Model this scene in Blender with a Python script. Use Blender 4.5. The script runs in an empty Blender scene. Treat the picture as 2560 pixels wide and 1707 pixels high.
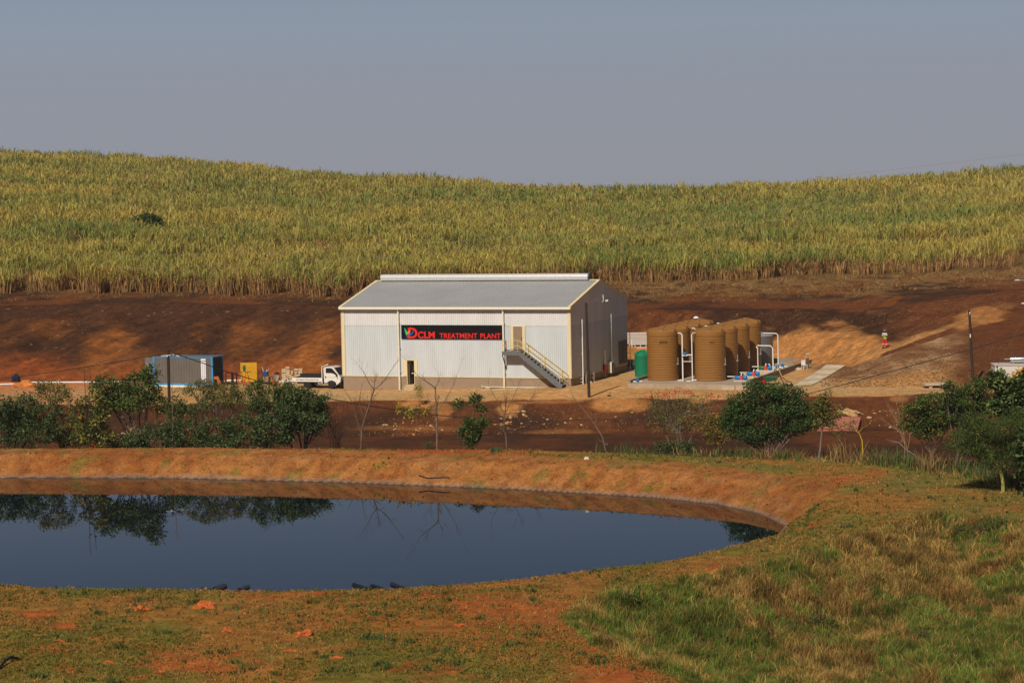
import bpy, math, random
import numpy as np
from math import sin, cos, tan, pi, radians, sqrt
random.seed(7); RS = np.random.RandomState(11)
C = bpy.context.scene.collection
SC = bpy.context.scene

# ---------------------------------------------------------------- camera (20 m above the pond)
FPX, PITCH, ROLL = 5714.0, radians(3.898), radians(1.168)
EYE = np.array([0.0, 0.0, 20.0])
cr, sr = cos(ROLL), sin(ROLL)
R0 = np.array([1.0, 0, 0]); U0 = np.array([0, sin(PITCH), cos(PITCH)]); FW = np.array([0, cos(PITCH), -sin(PITCH)])
RT = cr*R0 - sr*U0; UP = cr*U0 + sr*R0
cd = bpy.data.cameras.new('camera'); cam = bpy.data.objects.new('camera', cd); C.objects.link(cam)
cd.sensor_width = 36; cd.lens = 36*FPX/2560; cd.clip_start = 1; cd.clip_end = 5000
from mathutils import Matrix, Vector
cam.matrix_world = Matrix(((RT[0], UP[0], -FW[0], 0), (RT[1], UP[1], -FW[1], 0), (RT[2], UP[2], -FW[2], 20), (0, 0, 0, 1)))
SC.camera = cam

# ---------------------------------------------------------------- sky and sun
SUN_DIR = Vector((0.378, 0.926, 0)).normalized()          # ground direction the shadows fall
SUN_EL = radians(43)
w = bpy.data.worlds.new('World'); SC.world = w; w.use_nodes = True
nt = w.node_tree; nt.nodes.clear()
N = nt.nodes.new; Lk = nt.links.new
wo = N('ShaderNodeOutputWorld'); bg = N('ShaderNodeBackground'); sky = N('ShaderNodeTexSky')
sky.sky_type = 'NISHITA'; sky.sun_disc = False; sky.sun_elevation = SUN_EL
sky.sun_rotation = math.atan2(-SUN_DIR.x, -SUN_DIR.y)
sky.air_density = 1.0; sky.dust_density = 2.0; sky.ozone_density = 2.0; sky.altitude = 100
tc = N('ShaderNodeTexCoord'); sx = N('ShaderNodeSeparateXYZ'); Lk(tc.outputs['Generated'], sx.inputs[0])
hm = N('ShaderNodeMath'); hm.operation = 'MULTIPLY_ADD'; hm.inputs[1].default_value = .5; hm.inputs[2].default_value = .5; Lk(sx.outputs['Z'], hm.inputs[0])
rmp = N('ShaderNodeValToRGB'); Lk(hm.outputs[0], rmp.inputs[0])
e = rmp.color_ramp.elements
e[0].position = 0.0; e[0].color = (0.45, 0.25, 0.13, 1)
e[1].position = 1.0; e[1].color = (0.06, 0.15, 0.40, 1)
for z_, c_ in ((-.02, (0.45, 0.25, 0.13, 1)), (-.005, (2.85, 2.93, 3.32, 1)), (0.035, (2.78, 2.98, 3.50, 1)), (0.075, (2.62, 3.12, 3.85, 1)), (0.16, (1.28, 1.78, 2.75, 1)), (.30, (.22, .45, .9, 1))):
    k_ = e.new(z_*.5+.5); k_.color = c_
mxs = N('ShaderNodeMix'); mxs.data_type = 'RGBA'
rf = N('ShaderNodeMapRange'); rf.inputs[1].default_value = 0.30; rf.inputs[2].default_value = 0.75; rf.inputs[3].default_value = 1.0; rf.inputs[4].default_value = 0.75
Lk(sx.outputs['Z'], rf.inputs[0]); Lk(rf.outputs[0], mxs.inputs[0])
Lk(sky.outputs[0], mxs.inputs[6]); Lk(rmp.outputs[0], mxs.inputs[7])
# a clear sky is darkest at right angles to the sun
dt = N('ShaderNodeVectorMath'); dt.operation = 'DOT_PRODUCT'; Lk(tc.outputs['Generated'], dt.inputs[0]); dt.inputs[1].default_value = (SUN_DIR.x, SUN_DIR.y, 0)
ab = N('ShaderNodeMath'); ab.operation = 'ABSOLUTE'; Lk(dt.outputs['Value'], ab.inputs[0])
mp = N('ShaderNodeMapRange'); mp.interpolation_type = 'SMOOTHSTEP'; mp.inputs[1].default_value = .15; mp.inputs[2].default_value = .72; mp.inputs[3].default_value = .38; mp.inputs[4].default_value = 1.0; Lk(ab.outputs[0], mp.inputs[0])
vs_ = N('ShaderNodeVectorMath'); vs_.operation = 'SCALE'; Lk(mxs.outputs[2], vs_.inputs[0]); Lk(mp.outputs[0], vs_.inputs['Scale'])
Lk(vs_.outputs[0], bg.inputs[0]); bg.inputs[1].default_value = 0.10
Lk(bg.outputs[0], wo.inputs[0])
sl = bpy.data.lights.new('sun', 'SUN'); sl.energy = 3.8; sl.angle = radians(0.53); sl.color = (1.0, 0.91, 0.79)
so = bpy.data.objects.new('sun', sl); C.objects.link(so)
sd = Vector((SUN_DIR.x*cos(SUN_EL), SUN_DIR.y*cos(SUN_EL), -sin(SUN_EL)))
so.rotation_euler = sd.to_track_quat('-Z', 'Y').to_euler(); so.location = (-40, -40, 90)
SC.view_settings.view_transform = 'Standard'; SC.view_settings.look = 'None'
SC.view_settings.exposure = 0.0; SC.view_settings.gamma = 1.0
SC.render.engine = 'CYCLES'
SC.cycles.max_bounces = 5; SC.cycles.diffuse_bounces = 2; SC.cycles.glossy_bounces = 3
SC.cycles.transmission_bounces = 3; SC.cycles.transparent_max_bounces = 4
SC.cycles.sample_clamp_indirect = 5

# ---------------------------------------------------------------- helpers
def ray(px, py):
    X = px-1280.0; Y = py-853.5
    x = cr*X - sr*Y; y = sr*X + cr*Y
    up = -y
    wy = FPX*cos(PITCH) + up*sin(PITCH); wz = -FPX*sin(PITCH) + up*cos(PITCH)
    return np.array([x/wy, 1.0, wz/wy])
def at(px, py, Y): return EYE + ray(px, py)*Y
def atz(px, py, z):
    r = ray(px, py); return EYE + r*((z-20.0)/r[2])

def nmap(x, y, seed, cell):
    """value noise, smooth, 0..1"""
    x = np.asarray(x, float)/cell; y = np.asarray(y, float)/cell
    xi = np.floor(x).astype(np.int64); yi = np.floor(y).astype(np.int64); fx = x-xi; fy = y-yi
    fx = fx*fx*(3-2*fx); fy = fy*fy*(3-2*fy)
    def h(a, b):
        n = (a*374761393 + b*668265263 + seed*974711) & 0x7fffffffffffffff
        n = (n ^ (n >> 13))*1274126177 & 0x7fffffffffffffff
        n = n ^ (n >> 16)
        return (n & 0xffff)/65535.0
    a = h(xi, yi); b = h(xi+1, yi); c = h(xi, yi+1); d = h(xi+1, yi+1)
    return (a*(1-fx)+b*fx)*(1-fy) + (c*(1-fx)+d*fx)*fy
def fbm(x, y, seed, cell, oct=4):
    s = 0; a = 1; t = 0
    for i in range(oct):
        s = s + a*nmap(x, y, seed+i*17, cell/(2**i)); t += a; a *= .55
    return s/t
def sstep(a, b, x):
    t = np.clip((np.asarray(x, float)-a)/(b-a), 0, 1); return t*t*(3-2*t)
def sdist(poly, x, y):
    """signed distance, positive outside"""
    x = np.asarray(x, float); y = np.asarray(y, float); sh = x.shape; x = x.ravel(); y = y.ravel()
    P = np.asarray(poly, float); Q = np.roll(P, -1, 0); best = np.full(x.shape, 1e18); ins = np.zeros(x.shape, bool)
    for (ax, ay), (bx, by) in zip(P, Q):
        dx, dy = bx-ax, by-ay
        t = np.clip(((x-ax)*dx+(y-ay)*dy)/(dx*dx+dy*dy+1e-12), 0, 1)
        best = np.minimum(best, (x-ax-t*dx)**2+(y-ay-t*dy)**2)
        if dy != 0:
            cnd = (ay > y) != (by > y)
            ins ^= cnd & (x < dx*(y-ay)/dy+ax)
    d = np.sqrt(best); d[ins] *= -1
    return d.reshape(sh)

# ---------------------------------------------------------------- terrain
far_shore = [(-700, 1192), (0, 1194), (435, 1195), (870, 1206), (1306, 1224), (1633, 1243), (1796, 1261), (1894, 1282), (1937, 1301)]
near_crest = [(1941, 1322), (1850, 1350), (1633, 1404), (1415, 1429), (1197, 1455), (980, 1472), (740, 1477), (490, 1472), (272, 1472), (141, 1467), (0, 1456), (-300, 1440), (-700, 1430)]
POND = [tuple(atz(a, b, 0.0)[:2]) for a, b in far_shore]
_tip = atz(1941, 1322, 1.65)
POND += [(POND[-1][0]+0.3, POND[-1][1]-2.2), (_tip[0]-0.2, _tip[1]+3.4)]
POND += [(atz(a, b, 1.65)[0]-0.35, atz(a, b, 1.65)[1]+3.2) for a, b in near_crest[1:]]
outer_far = [(-900, 1118), (-400, 1118), (0, 1118), (450, 1117), (900, 1121), (1300, 1125), (1500, 1132), (1700, 1137), (1900, 1148), (2050, 1153), (2250, 1172), (2400, 1198), (2560, 1235), (2900, 1320)]
grass_edge = [(3000, 1420), (2560, 1312), (2350, 1280), (2200, 1322), (2050, 1372), (1850, 1422), (1700, 1452), (1550, 1477), (1450, 1507), (1410, 1547), (1480, 1602), (1600, 1652), (1750, 1712)]
CREST = [tuple(atz(a, b, 1.75)[:2]) for a, b in outer_far] + [tuple(atz(a, b, 1.75)[:2]) for a, b in grass_edge] + [(9.5, 72), (12, 50), (12, 5), (-60, 5), (-90, 60), (-90, 160)]
ROWS = {  # px column -> (py, depth) of road edge, terrace, bank toe, bank middle, bank edge, cane front, two field rows
 -400: ((1020, 203), (1000, 211), (962, 222), (860, 232), (768, 243), (745, 251), (650, 290), (520, 380)),
 0: ((1012, 202), (992, 211), (950, 222), (850, 232), (765, 243), (738, 251), (640, 290), (515, 380)),
 430: ((1008, 201), (980, 212), (950, 224), (850, 234), (758, 245), (742, 252), (645, 290), (540, 370)),
 860: ((1003, 199), (977, 211.5), (943, 225), (850, 235), (765, 244), (745, 252), (650, 290), (560, 370)),
 1430: ((998, 196), (966, 203.4), (913, 226), (830, 233), (765, 244), (713, 256), (650, 290), (575, 370)),
 1600: ((996, 194), (966, 204), (910, 225), (870, 229), (776, 236), (713, 258), (655, 290), (580, 370)),
 1780: ((994, 192.5), (966, 203), (908, 225), (850, 230), (776, 236), (708, 260), (650, 292), (575, 370)),
 1960: ((992, 191), (966, 200), (905, 224), (835, 230), (776, 236), (700, 262), (645, 292), (565, 370)),
 2130: ((991, 190), (968, 197), (911, 214), (850, 222), (785, 234), (697, 262), (640, 292), (560, 370)),
 2250: ((987, 190), (968, 196), (868, 212), (830, 222), (770, 234), (692, 264), (635, 292), (555, 370)),
 2430: ((982, 189), (965, 195), (804, 222), (775, 229), (740, 238), (682, 264), (625, 292), (545, 370)),
 2560: ((980, 189), (960, 196), (775, 226), (755, 232), (725, 240), (674, 264), (615, 292), (535, 370)),
 2960: ((975, 188), (950, 196), (740, 226), (720, 232), (700, 240), (660, 264), (600, 292), (510, 370))}
SKYL = [(-400, 360, 560), (0, 375, 560), (217, 383, 555), (435, 397, 545), (653, 414, 530), (870, 435, 510), (1034, 439, 490), (1197, 452, 480), (1360, 465, 480), (1524, 468, 480), (1741, 464, 480), (1959, 455, 480), (2177, 444, 480), (2394, 430, 480), (2560, 414, 480), (2960, 395, 480)]
_cols = sorted(ROWS)
KN = []
def _kn(pts):
    P = np.array(pts); a = P[:, 0]/P[:, 1]; o = np.argsort(a); return (a[o], P[o, 1], P[o, 2])
_road = [at(c, *ROWS[c][0]) for c in _cols]
KN.append(_kn([(p[0]*.87, p[1]*.87, -2.0) for p in _road]))
KN.append(_kn([(p[0]*(p[1]-12.5)/p[1], p[1]-12.5, -2.0) for p in _road]))
for k in range(8): KN.append(_kn([at(c, *ROWS[c][k]) for c in _cols]))
_sk = [at(a, b+2.3*FPX/Y, Y) for a, b, Y in SKYL]
KN.append(_kn(_sk))
KN.append(_kn([(p[0]*1.25, p[1]*1.25, p[2]-6) for p in _sk]))
KN.append(_kn([(p[0]*4, p[1]*4, -20.0) for p in _sk]))
NK = len(KN)
def loft(x, y):
    """height and knot coordinate (2 = road edge, 3 = terrace, 4 = bank toe, 6 = bank edge, 7 = cane front, 10 = skyline)"""
    x = np.asarray(x, float); y = np.asarray(y, float); a = x/np.maximum(y, 1)
    Y = [np.interp(a, k[0], k[1]) for k in KN]; Z = [np.interp(a, k[0], k[2]) for k in KN]
    z = np.full(a.shape, -2.0); t = np.zeros(a.shape)
    for i in range(NK-1):
        f = np.clip((y-Y[i])/(Y[i+1]-Y[i]), 0, 1); m = y >= Y[i]
        if i in (0, 1, 2): g = f
        else: g = f
        z = np.where(m, Z[i]+(Z[i+1]-Z[i])*g, z); t = np.where(m, i+f, t)
    return z, t
def bank_profile(s):
    return np.interp(s, [-8, -3, 0, 2.2, 4.0, 6], [-1.6, -1.4, 0, 1.42, 1.72, 1.75])
KS = .915   # the pond side of the scene lies a little nearer: everything there shrinks toward the eye
WZ = 20-20*KS
def pond_d(x, y): return sdist(POND, np.asarray(x)/KS, np.asarray(y)/KS)
def crest_d(x, y): return sdist(CREST, np.asarray(x)/KS, np.asarray(y)/KS)
def near(x, y):
    x = x/KS; y = y/KS
    s = sdist(POND, x, y); d = sdist(CREST, x, y)
    z = bank_profile(s)
    fl = np.where(x > 6, np.interp(y, [100, 128, 150], [-0.75, -0.9, -2.0]), -2.0)
    dz = 0.42*np.maximum(d, 0); z2 = z - np.minimum(dz, np.maximum(z-fl, 0))
    z2 = z2 + sstep(62, 8, y)*14
    z2 = 20+(z2-20)*KS
    return z2, s, d
def terrain(x, y, full=False):
    x = np.asarray(x, float); y = np.asarray(y, float)
    zn, s, d = near(x, y); zf, t = loft(x, y)
    zz = np.where(y < 185, np.maximum(zn, zf), zf)
    # small unevenness
    land = sstep(0.3, 2.5, s)
    nz = (fbm(x, y, 3, 5.0, 4)-.5)
    amp = np.where(t < 2.02, np.where(d > 1.0, .35, .16), np.where(t < 4.02, .05, np.where(t < 6.2, .45, .5)))
    flat = np.where((t > 2.0) & (t < 4.0), np.minimum(sstep(2.0, 2.08, t), 1-sstep(3.9, 4.0, t)), 0)
    zz = zz + nz*amp*land*(1-.8*flat)
    # shallow gullies down the cut bank
    g = (nmap(x*.96-y*.28, y*.10, 41, 2.3)-.5)*.55*sstep(4.05, 4.4, t)*(1-sstep(5.8, 6.1, t))
    zz = zz + g
    if full: return zz, s, d, t
    return zz
def gz(x, y): return float(terrain(np.array([x]), np.array([y]))[0])
def gp(px, Y):
    """point of the ground at depth Y in image column px"""
    X = (px-1280)/FPX*Y; z = gz(X, Y)
    for _ in range(4):
        v = np.array([X, Y, z])-EYE; xc = v@RT/(v@FW)*FPX+1280
        X += (px-xc)/FPX*Y; z = gz(X, Y)
    return np.array([X, Y, z])
def gpy(px, py, y0=50, y1=640):
    r = ray(px, py); Y = np.arange(y0, y1, .25); P = EYE[:, None]+r[:, None]*Y
    z = terrain(P[0], P[1]); i = int(np.argmax(P[2] < z)); return np.array([P[0][i], P[1][i], z[i]])

# ---------------------------------------------------------------- materials
MATS = {}
def mat(name, col, rough=.6, metal=0.0, noise=0.0, nscale=3.0, bump=0.0, bscale=20.0, spec=.3, col2=None, emis=None, stretch=None):
    if name in MATS: return MATS[name]
    m = bpy.data.materials.new(name); m.use_nodes = True; nt = m.node_tree; b = nt.nodes['Principled BSDF']
    b.inputs['Roughness'].default_value = rough; b.inputs['Metallic'].default_value = metal
    b.inputs['Specular IOR Level'].default_value = spec; b.inputs['Base Color'].default_value = (*col, 1)
    tc = nt.nodes.new('ShaderNodeTexCoord'); co = tc.outputs['Object']
    if stretch:
        mp = nt.nodes.new('ShaderNodeMapping'); mp.inputs['Scale'].default_value = stretch; nt.links.new(co, mp.inputs[0]); co = mp.outputs[0]
    if noise or col2:
        n = nt.nodes.new('ShaderNodeTexNoise'); n.inputs['Scale'].default_value = nscale; n.inputs['Detail'].default_value = 5; n.inputs['Roughness'].default_value = .62
        nt.links.new(co, n.inputs[0])
        r = nt.nodes.new('ShaderNodeValToRGB'); nt.links.new(n.outputs[0], r.inputs[0])
        c2 = col2 if col2 else tuple(min(1, c*(1+noise)) for c in col); c1 = col if col2 else tuple(c*(1-noise) for c in col)
        r.color_ramp.elements[0].position = .36; r.color_ramp.elements[1].position = .66
        r.color_ramp.elements[0].color = (*c1, 1); r.color_ramp.elements[1].color = (*c2, 1)
        nt.links.new(r.outputs[0], b.inputs['Base Color'])
    if bump:
        n2 = nt.nodes.new('ShaderNodeTexNoise'); n2.inputs['Scale'].default_value = bscale; n2.inputs['Detail'].default_value = 4; nt.links.new(tc.outputs['Object'], n2.inputs[0])
        bp = nt.nodes.new('ShaderNodeBump'); bp.inputs['Strength'].default_value = bump; bp.inputs['Distance'].default_value = .05
        nt.links.new(n2.outputs[0], bp.inputs['Height']); nt.links.new(bp.outputs[0], b.inputs['Normal'])
    MATS[name] = m; return m
def leafmat(name, spec=.25, rough=.5, trans=.25):
    """colour from the mesh's own per-leaf colour"""
    if name in MATS: return MATS[name]
    m = bpy.data.materials.new(name); m.use_nodes = True; nt = m.node_tree; b = nt.nodes['Principled BSDF']; o = nt.nodes['Material Output']
    at_ = nt.nodes.new('ShaderNodeAttribute'); at_.attribute_name = 'col'
    nt.links.new(at_.outputs['Color'], b.inputs['Base Color']); b.inputs['Roughness'].default_value = rough; b.inputs['Specular IOR Level'].default_value = spec
    if trans:
        t = nt.nodes.new('ShaderNodeBsdfTranslucent'); nt.links.new(at_.outputs['Color'], t.inputs[0])
        mx = nt.nodes.new('ShaderNodeMixShader'); mx.inputs[0].default_value = trans
        nt.links.new(b.outputs[0], mx.inputs[1]); nt.links.new(t.outputs[0], mx.inputs[2]); nt.links.new(mx.outputs[0], o.inputs[0])
    MATS[name] = m; return m
def groundmat(name, bump=.6, s1=1.3, s2=7.0, rough=.95):
    m = bpy.data.materials.new(name); m.use_nodes = True; nt = m.node_tree; b = nt.nodes['Principled BSDF']
    b.inputs['Roughness'].default_value = rough; b.inputs['Specular IOR Level'].default_value = .1
    at_ = nt.nodes.new('ShaderNodeAttribute'); at_.attribute_name = 'col'
    tc = nt.nodes.new('ShaderNodeTexCoord')
    n1 = nt.nodes.new('ShaderNodeTexNoise'); n1.inputs['Scale'].default_value = s1; n1.inputs['Detail'].default_value = 8; n1.inputs['Roughness'].default_value = .7
    n2 = nt.nodes.new('ShaderNodeTexNoise'); n2.inputs['Scale'].default_value = s2; n2.inputs['Detail'].default_value = 5; n2.inputs['Roughness'].default_value = .7
    for n in (n1, n2): nt.links.new(tc.outputs['Object'], n.inputs[0])
    ad = nt.nodes.new('ShaderNodeMath'); ad.operation = 'ADD'; nt.links.new(n1.outputs[0], ad.inputs[0]); nt.links.new(n2.outputs[0], ad.inputs[1])
    mr = nt.nodes.new('ShaderNodeMapRange'); mr.inputs[1].default_value = .72; mr.inputs[2].default_value = 1.28; mr.inputs[3].default_value = .48; mr.inputs[4].default_value = 1.52
    nt.links.new(ad.outputs[0], mr.inputs[0])
    vm = nt.nodes.new('ShaderNodeVectorMath'); vm.operation = 'SCALE'; nt.links.new(at_.outputs['Color'], vm.inputs[0]); nt.links.new(mr.outputs[0], vm.inputs['Scale'])
    nt.links.new(vm.outputs[0], b.inputs['Base Color'])
    bp = nt.nodes.new('ShaderNodeBump'); bp.inputs['Strength'].default_value = bump; bp.inputs['Distance'].default_value = .14
    n3 = nt.nodes.new('ShaderNodeTexNoise'); n3.inputs['Scale'].default_value = 14; n3.inputs['Detail'].default_value = 3; nt.links.new(tc.outputs['Object'], n3.inputs[0])
    a3 = nt.nodes.new('ShaderNodeMath'); a3.operation = 'MULTIPLY_ADD'; a3.inputs[1].default_value = .45; nt.links.new(n3.outputs[0], a3.inputs[0]); nt.links.new(ad.outputs[0], a3.inputs[2])
    nt.links.new(a3.outputs[0], bp.inputs['Height']); nt.links.new(bp.outputs[0], b.inputs['Normal'])
    return m

# ---------------------------------------------------------------- mesh builder
class MB:
    def __init__(s): s.v = []; s.f = []
    def add(s, vs, fs):
        n = len(s.v); s.v += [tuple(map(float, p)) for p in vs]; s.f += [tuple(i+n for i in f) for f in fs]; return s
    def box(s, x0, x1, y0, y1, z0, z1):
        return s.add([(x0, y0, z0), (x1, y0, z0), (x1, y1, z0), (x0, y1, z0), (x0, y0, z1), (x1, y0, z1), (x1, y1, z1), (x0, y1, z1)],
                     [(0, 3, 2, 1), (4, 5, 6, 7), (0, 1, 5, 4), (1, 2, 6, 5), (2, 3, 7, 6), (3, 0, 4, 7)])
    def rbox(s, c, size, rz=0, rx=0, ry=0):
        M = Matrix.Rotation(rz, 3, 'Z') @ Matrix.Rotation(ry, 3, 'Y') @ Matrix.Rotation(rx, 3, 'X')
        a, b, d = size[0]/2, size[1]/2, size[2]/2
        vs = [tuple(M @ Vector(q)+Vector(c)) for q in ((-a, -b, -d), (a, -b, -d), (a, b, -d), (-a, b, -d), (-a, -b, d), (a, -b, d), (a, b, d), (-a, b, d))]
        return s.add(vs, [(0, 3, 2, 1), (4, 5, 6, 7), (0, 1, 5, 4), (1, 2, 6, 5), (2, 3, 7, 6), (3, 0, 4, 7)])
    def tube(s, pts, r, n=8, cap=True):
        P = [Vector(p) for p in pts]; rs = r if hasattr(r, '__len__') else [r]*len(P); vs = []; fs = []; ref = None
        for i, p in enumerate(P):
            d = (P[min(i+1, len(P)-1)]-P[max(i-1, 0)]).normalized()
            if ref is None: ref = Vector((0, 0, 1)) if abs(d.z) < .9 else Vector((1, 0, 0))
            a = d.cross(ref).normalized(); b = d.cross(a).normalized(); ref = -b if False else ref
            if abs(d.dot(ref)) > .97: ref = Vector((1, 0, 0)) if abs(d.x) < .9 else Vector((0, 1, 0)); a = d.cross(ref).normalized(); b = d.cross(a).normalized()
            for k in range(n):
                t = 2*pi*k/n; vs.append(p+a*cos(t)*rs[i]+b*sin(t)*rs[i])
        for i in range(len(P)-1):
            for k in range(n):
                k2 = (k+1) % n; fs.append((i*n+k, i*n+k2, (i+1)*n+k2, (i+1)*n+k))
        if cap: fs.append(tuple(range(n))); fs.append(tuple((len(P)-1)*n+k for k in reversed(range(n))))
        return s.add(vs, fs)
    def lathe(s, prof, n=32, c=(0, 0, 0), cap=True):
        vs = []; fs = []
        for r, z in prof:
            for k in range(n): t = 2*pi*k/n; vs.append((c[0]+r*cos(t), c[1]+r*sin(t), c[2]+z))
        for i in range(len(prof)-1):
            for k in range(n): k2 = (k+1) % n; fs.append((i*n+k, i*n+k2, (i+1)*n+k2, (i+1)*n+k))
        if cap: fs.append(tuple(reversed(range(n)))); fs.append(tuple((len(prof)-1)*n+k for k in range(n)))
        return s.add(vs, fs)
    def cyl(s, a, b, r, n=12): return s.tube([a, b], r, n)
    def prism(s, prof, y0, y1, ax='y'):
        """polygon prof given in (x,z), extruded along y"""
        n = len(prof); q = lambda p, y: (p[0], y, p[1]) if ax == 'y' else ((y, p[0], p[1]) if ax == 'x' else (p[0], p[1], y))
        vs = [q(p, y0) for p in prof]+[q(p, y1) for p in prof]
        fs = [tuple(range(n)), tuple(reversed(range(n, 2*n)))]+[(i, i+n, (i+1) % n+n, (i+1) % n) for i in range(n)]
        return s.add(vs, fs)
    def build(s, name, m, parent=None, smooth=False, loc=None):
        me = bpy.data.meshes.new(name); me.from_pydata(s.v, [], s.f)
        import bmesh
        bm = bmesh.new(); bm.from_mesh(me); bmesh.ops.recalc_face_normals(bm, faces=bm.faces); bm.to_mesh(me); bm.free()
        if smooth:
            me.polygons.foreach_set('use_smooth', [True]*len(me.polygons))
            try: me.set_sharp_from_angle(angle=radians(35))
            except Exception: pass
        me.materials.append(m); o = bpy.data.objects.new(name, me); C.objects.link(o)
        if parent is not None: o.parent = parent
        if loc is not None: o.location = loc
        return o
def npmesh(name, V, F, m, cols=None, smooth=False, parent=None):
    """fast mesh from arrays; F is (n,3) or (n,4); cols per vertex"""
    me = bpy.data.meshes.new(name); V = np.asarray(V, np.float32); F = np.asarray(F, np.int32); k = F.shape[1]
    me.vertices.add(len(V)); me.vertices.foreach_set('co', V.ravel())
    me.loops.add(F.size); me.loops.foreach_set('vertex_index', F.ravel())
    me.polygons.add(len(F)); me.polygons.foreach_set('loop_start', np.arange(0, F.size, k, dtype=np.int32))
    try: me.polygons.foreach_set('loop_total', np.full(len(F), k, np.int32))
    except Exception: pass
    me.update(calc_edges=True)
    if smooth: me.polygons.foreach_set('use_smooth', np.ones(len(F), bool))
    if cols is not None:
        a = me.color_attributes.new('col', 'FLOAT_COLOR', 'POINT')
        c4 = np.ones((len(V), 4), np.float32); c4[:, :3] = cols; a.data.foreach_set('color', c4.ravel())
    me.materials.append(m); o = bpy.data.objects.new(name, me); C.objects.link(o)
    if parent is not None: o.parent = parent
    return o
def tag(o, label=None, cat=None, group=None, kind=None):
    if label: o['label'] = label
    if cat: o['category'] = cat
    if group: o['group'] = group
    if kind: o['kind'] = kind
    return o
def thing(name, label, cat, loc, rz=0, group=None):
    o = bpy.data.objects.new(name, None); C.objects.link(o); o.empty_display_size = .2
    o.location = tuple(float(q) for q in loc); o.rotation_euler = (0, 0, rz); return tag(o, label, cat, group)
def copy_tree(o, parent=None):
    c = o.copy(); C.objects.link(c)
    if parent is not None: c.parent = parent
    for ch in [q for q in bpy.data.objects if q.parent == o]: copy_tree(ch, c)
    return c
def text(name, s, size, m, parent, loc, rot=(pi/2, 0, 0), ext=.01, bold=0.0, width=None, align='LEFT'):
    cu = bpy.data.curves.new(name, 'FONT'); cu.body = s; cu.size = size; cu.extrude = ext; cu.offset = bold; cu.align_x = align
    t = bpy.data.objects.new('t', cu); C.objects.link(t)
    me = bpy.data.meshes.new_from_object(t.evaluated_get(bpy.context.evaluated_depsgraph_get()))
    bpy.data.objects.remove(t); me.name = name
    n = len(me.vertices); co = np.zeros(n*3, np.float32); me.vertices.foreach_get('co', co); co = co.reshape(-1, 3)
    if width:
        w0 = co[:, 0].max()-co[:, 0].min(); x0 = co[:, 0].min(); co[:, 0] = (co[:, 0]-x0)*width/w0
        me.vertices.foreach_set('co', co.ravel()); me.update()
    me.materials.clear(); me.materials.append(m)
    o = bpy.data.objects.new(name, me); C.objects.link(o); o.parent = parent; o.location = loc; o.rotation_euler = rot; return o
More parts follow.
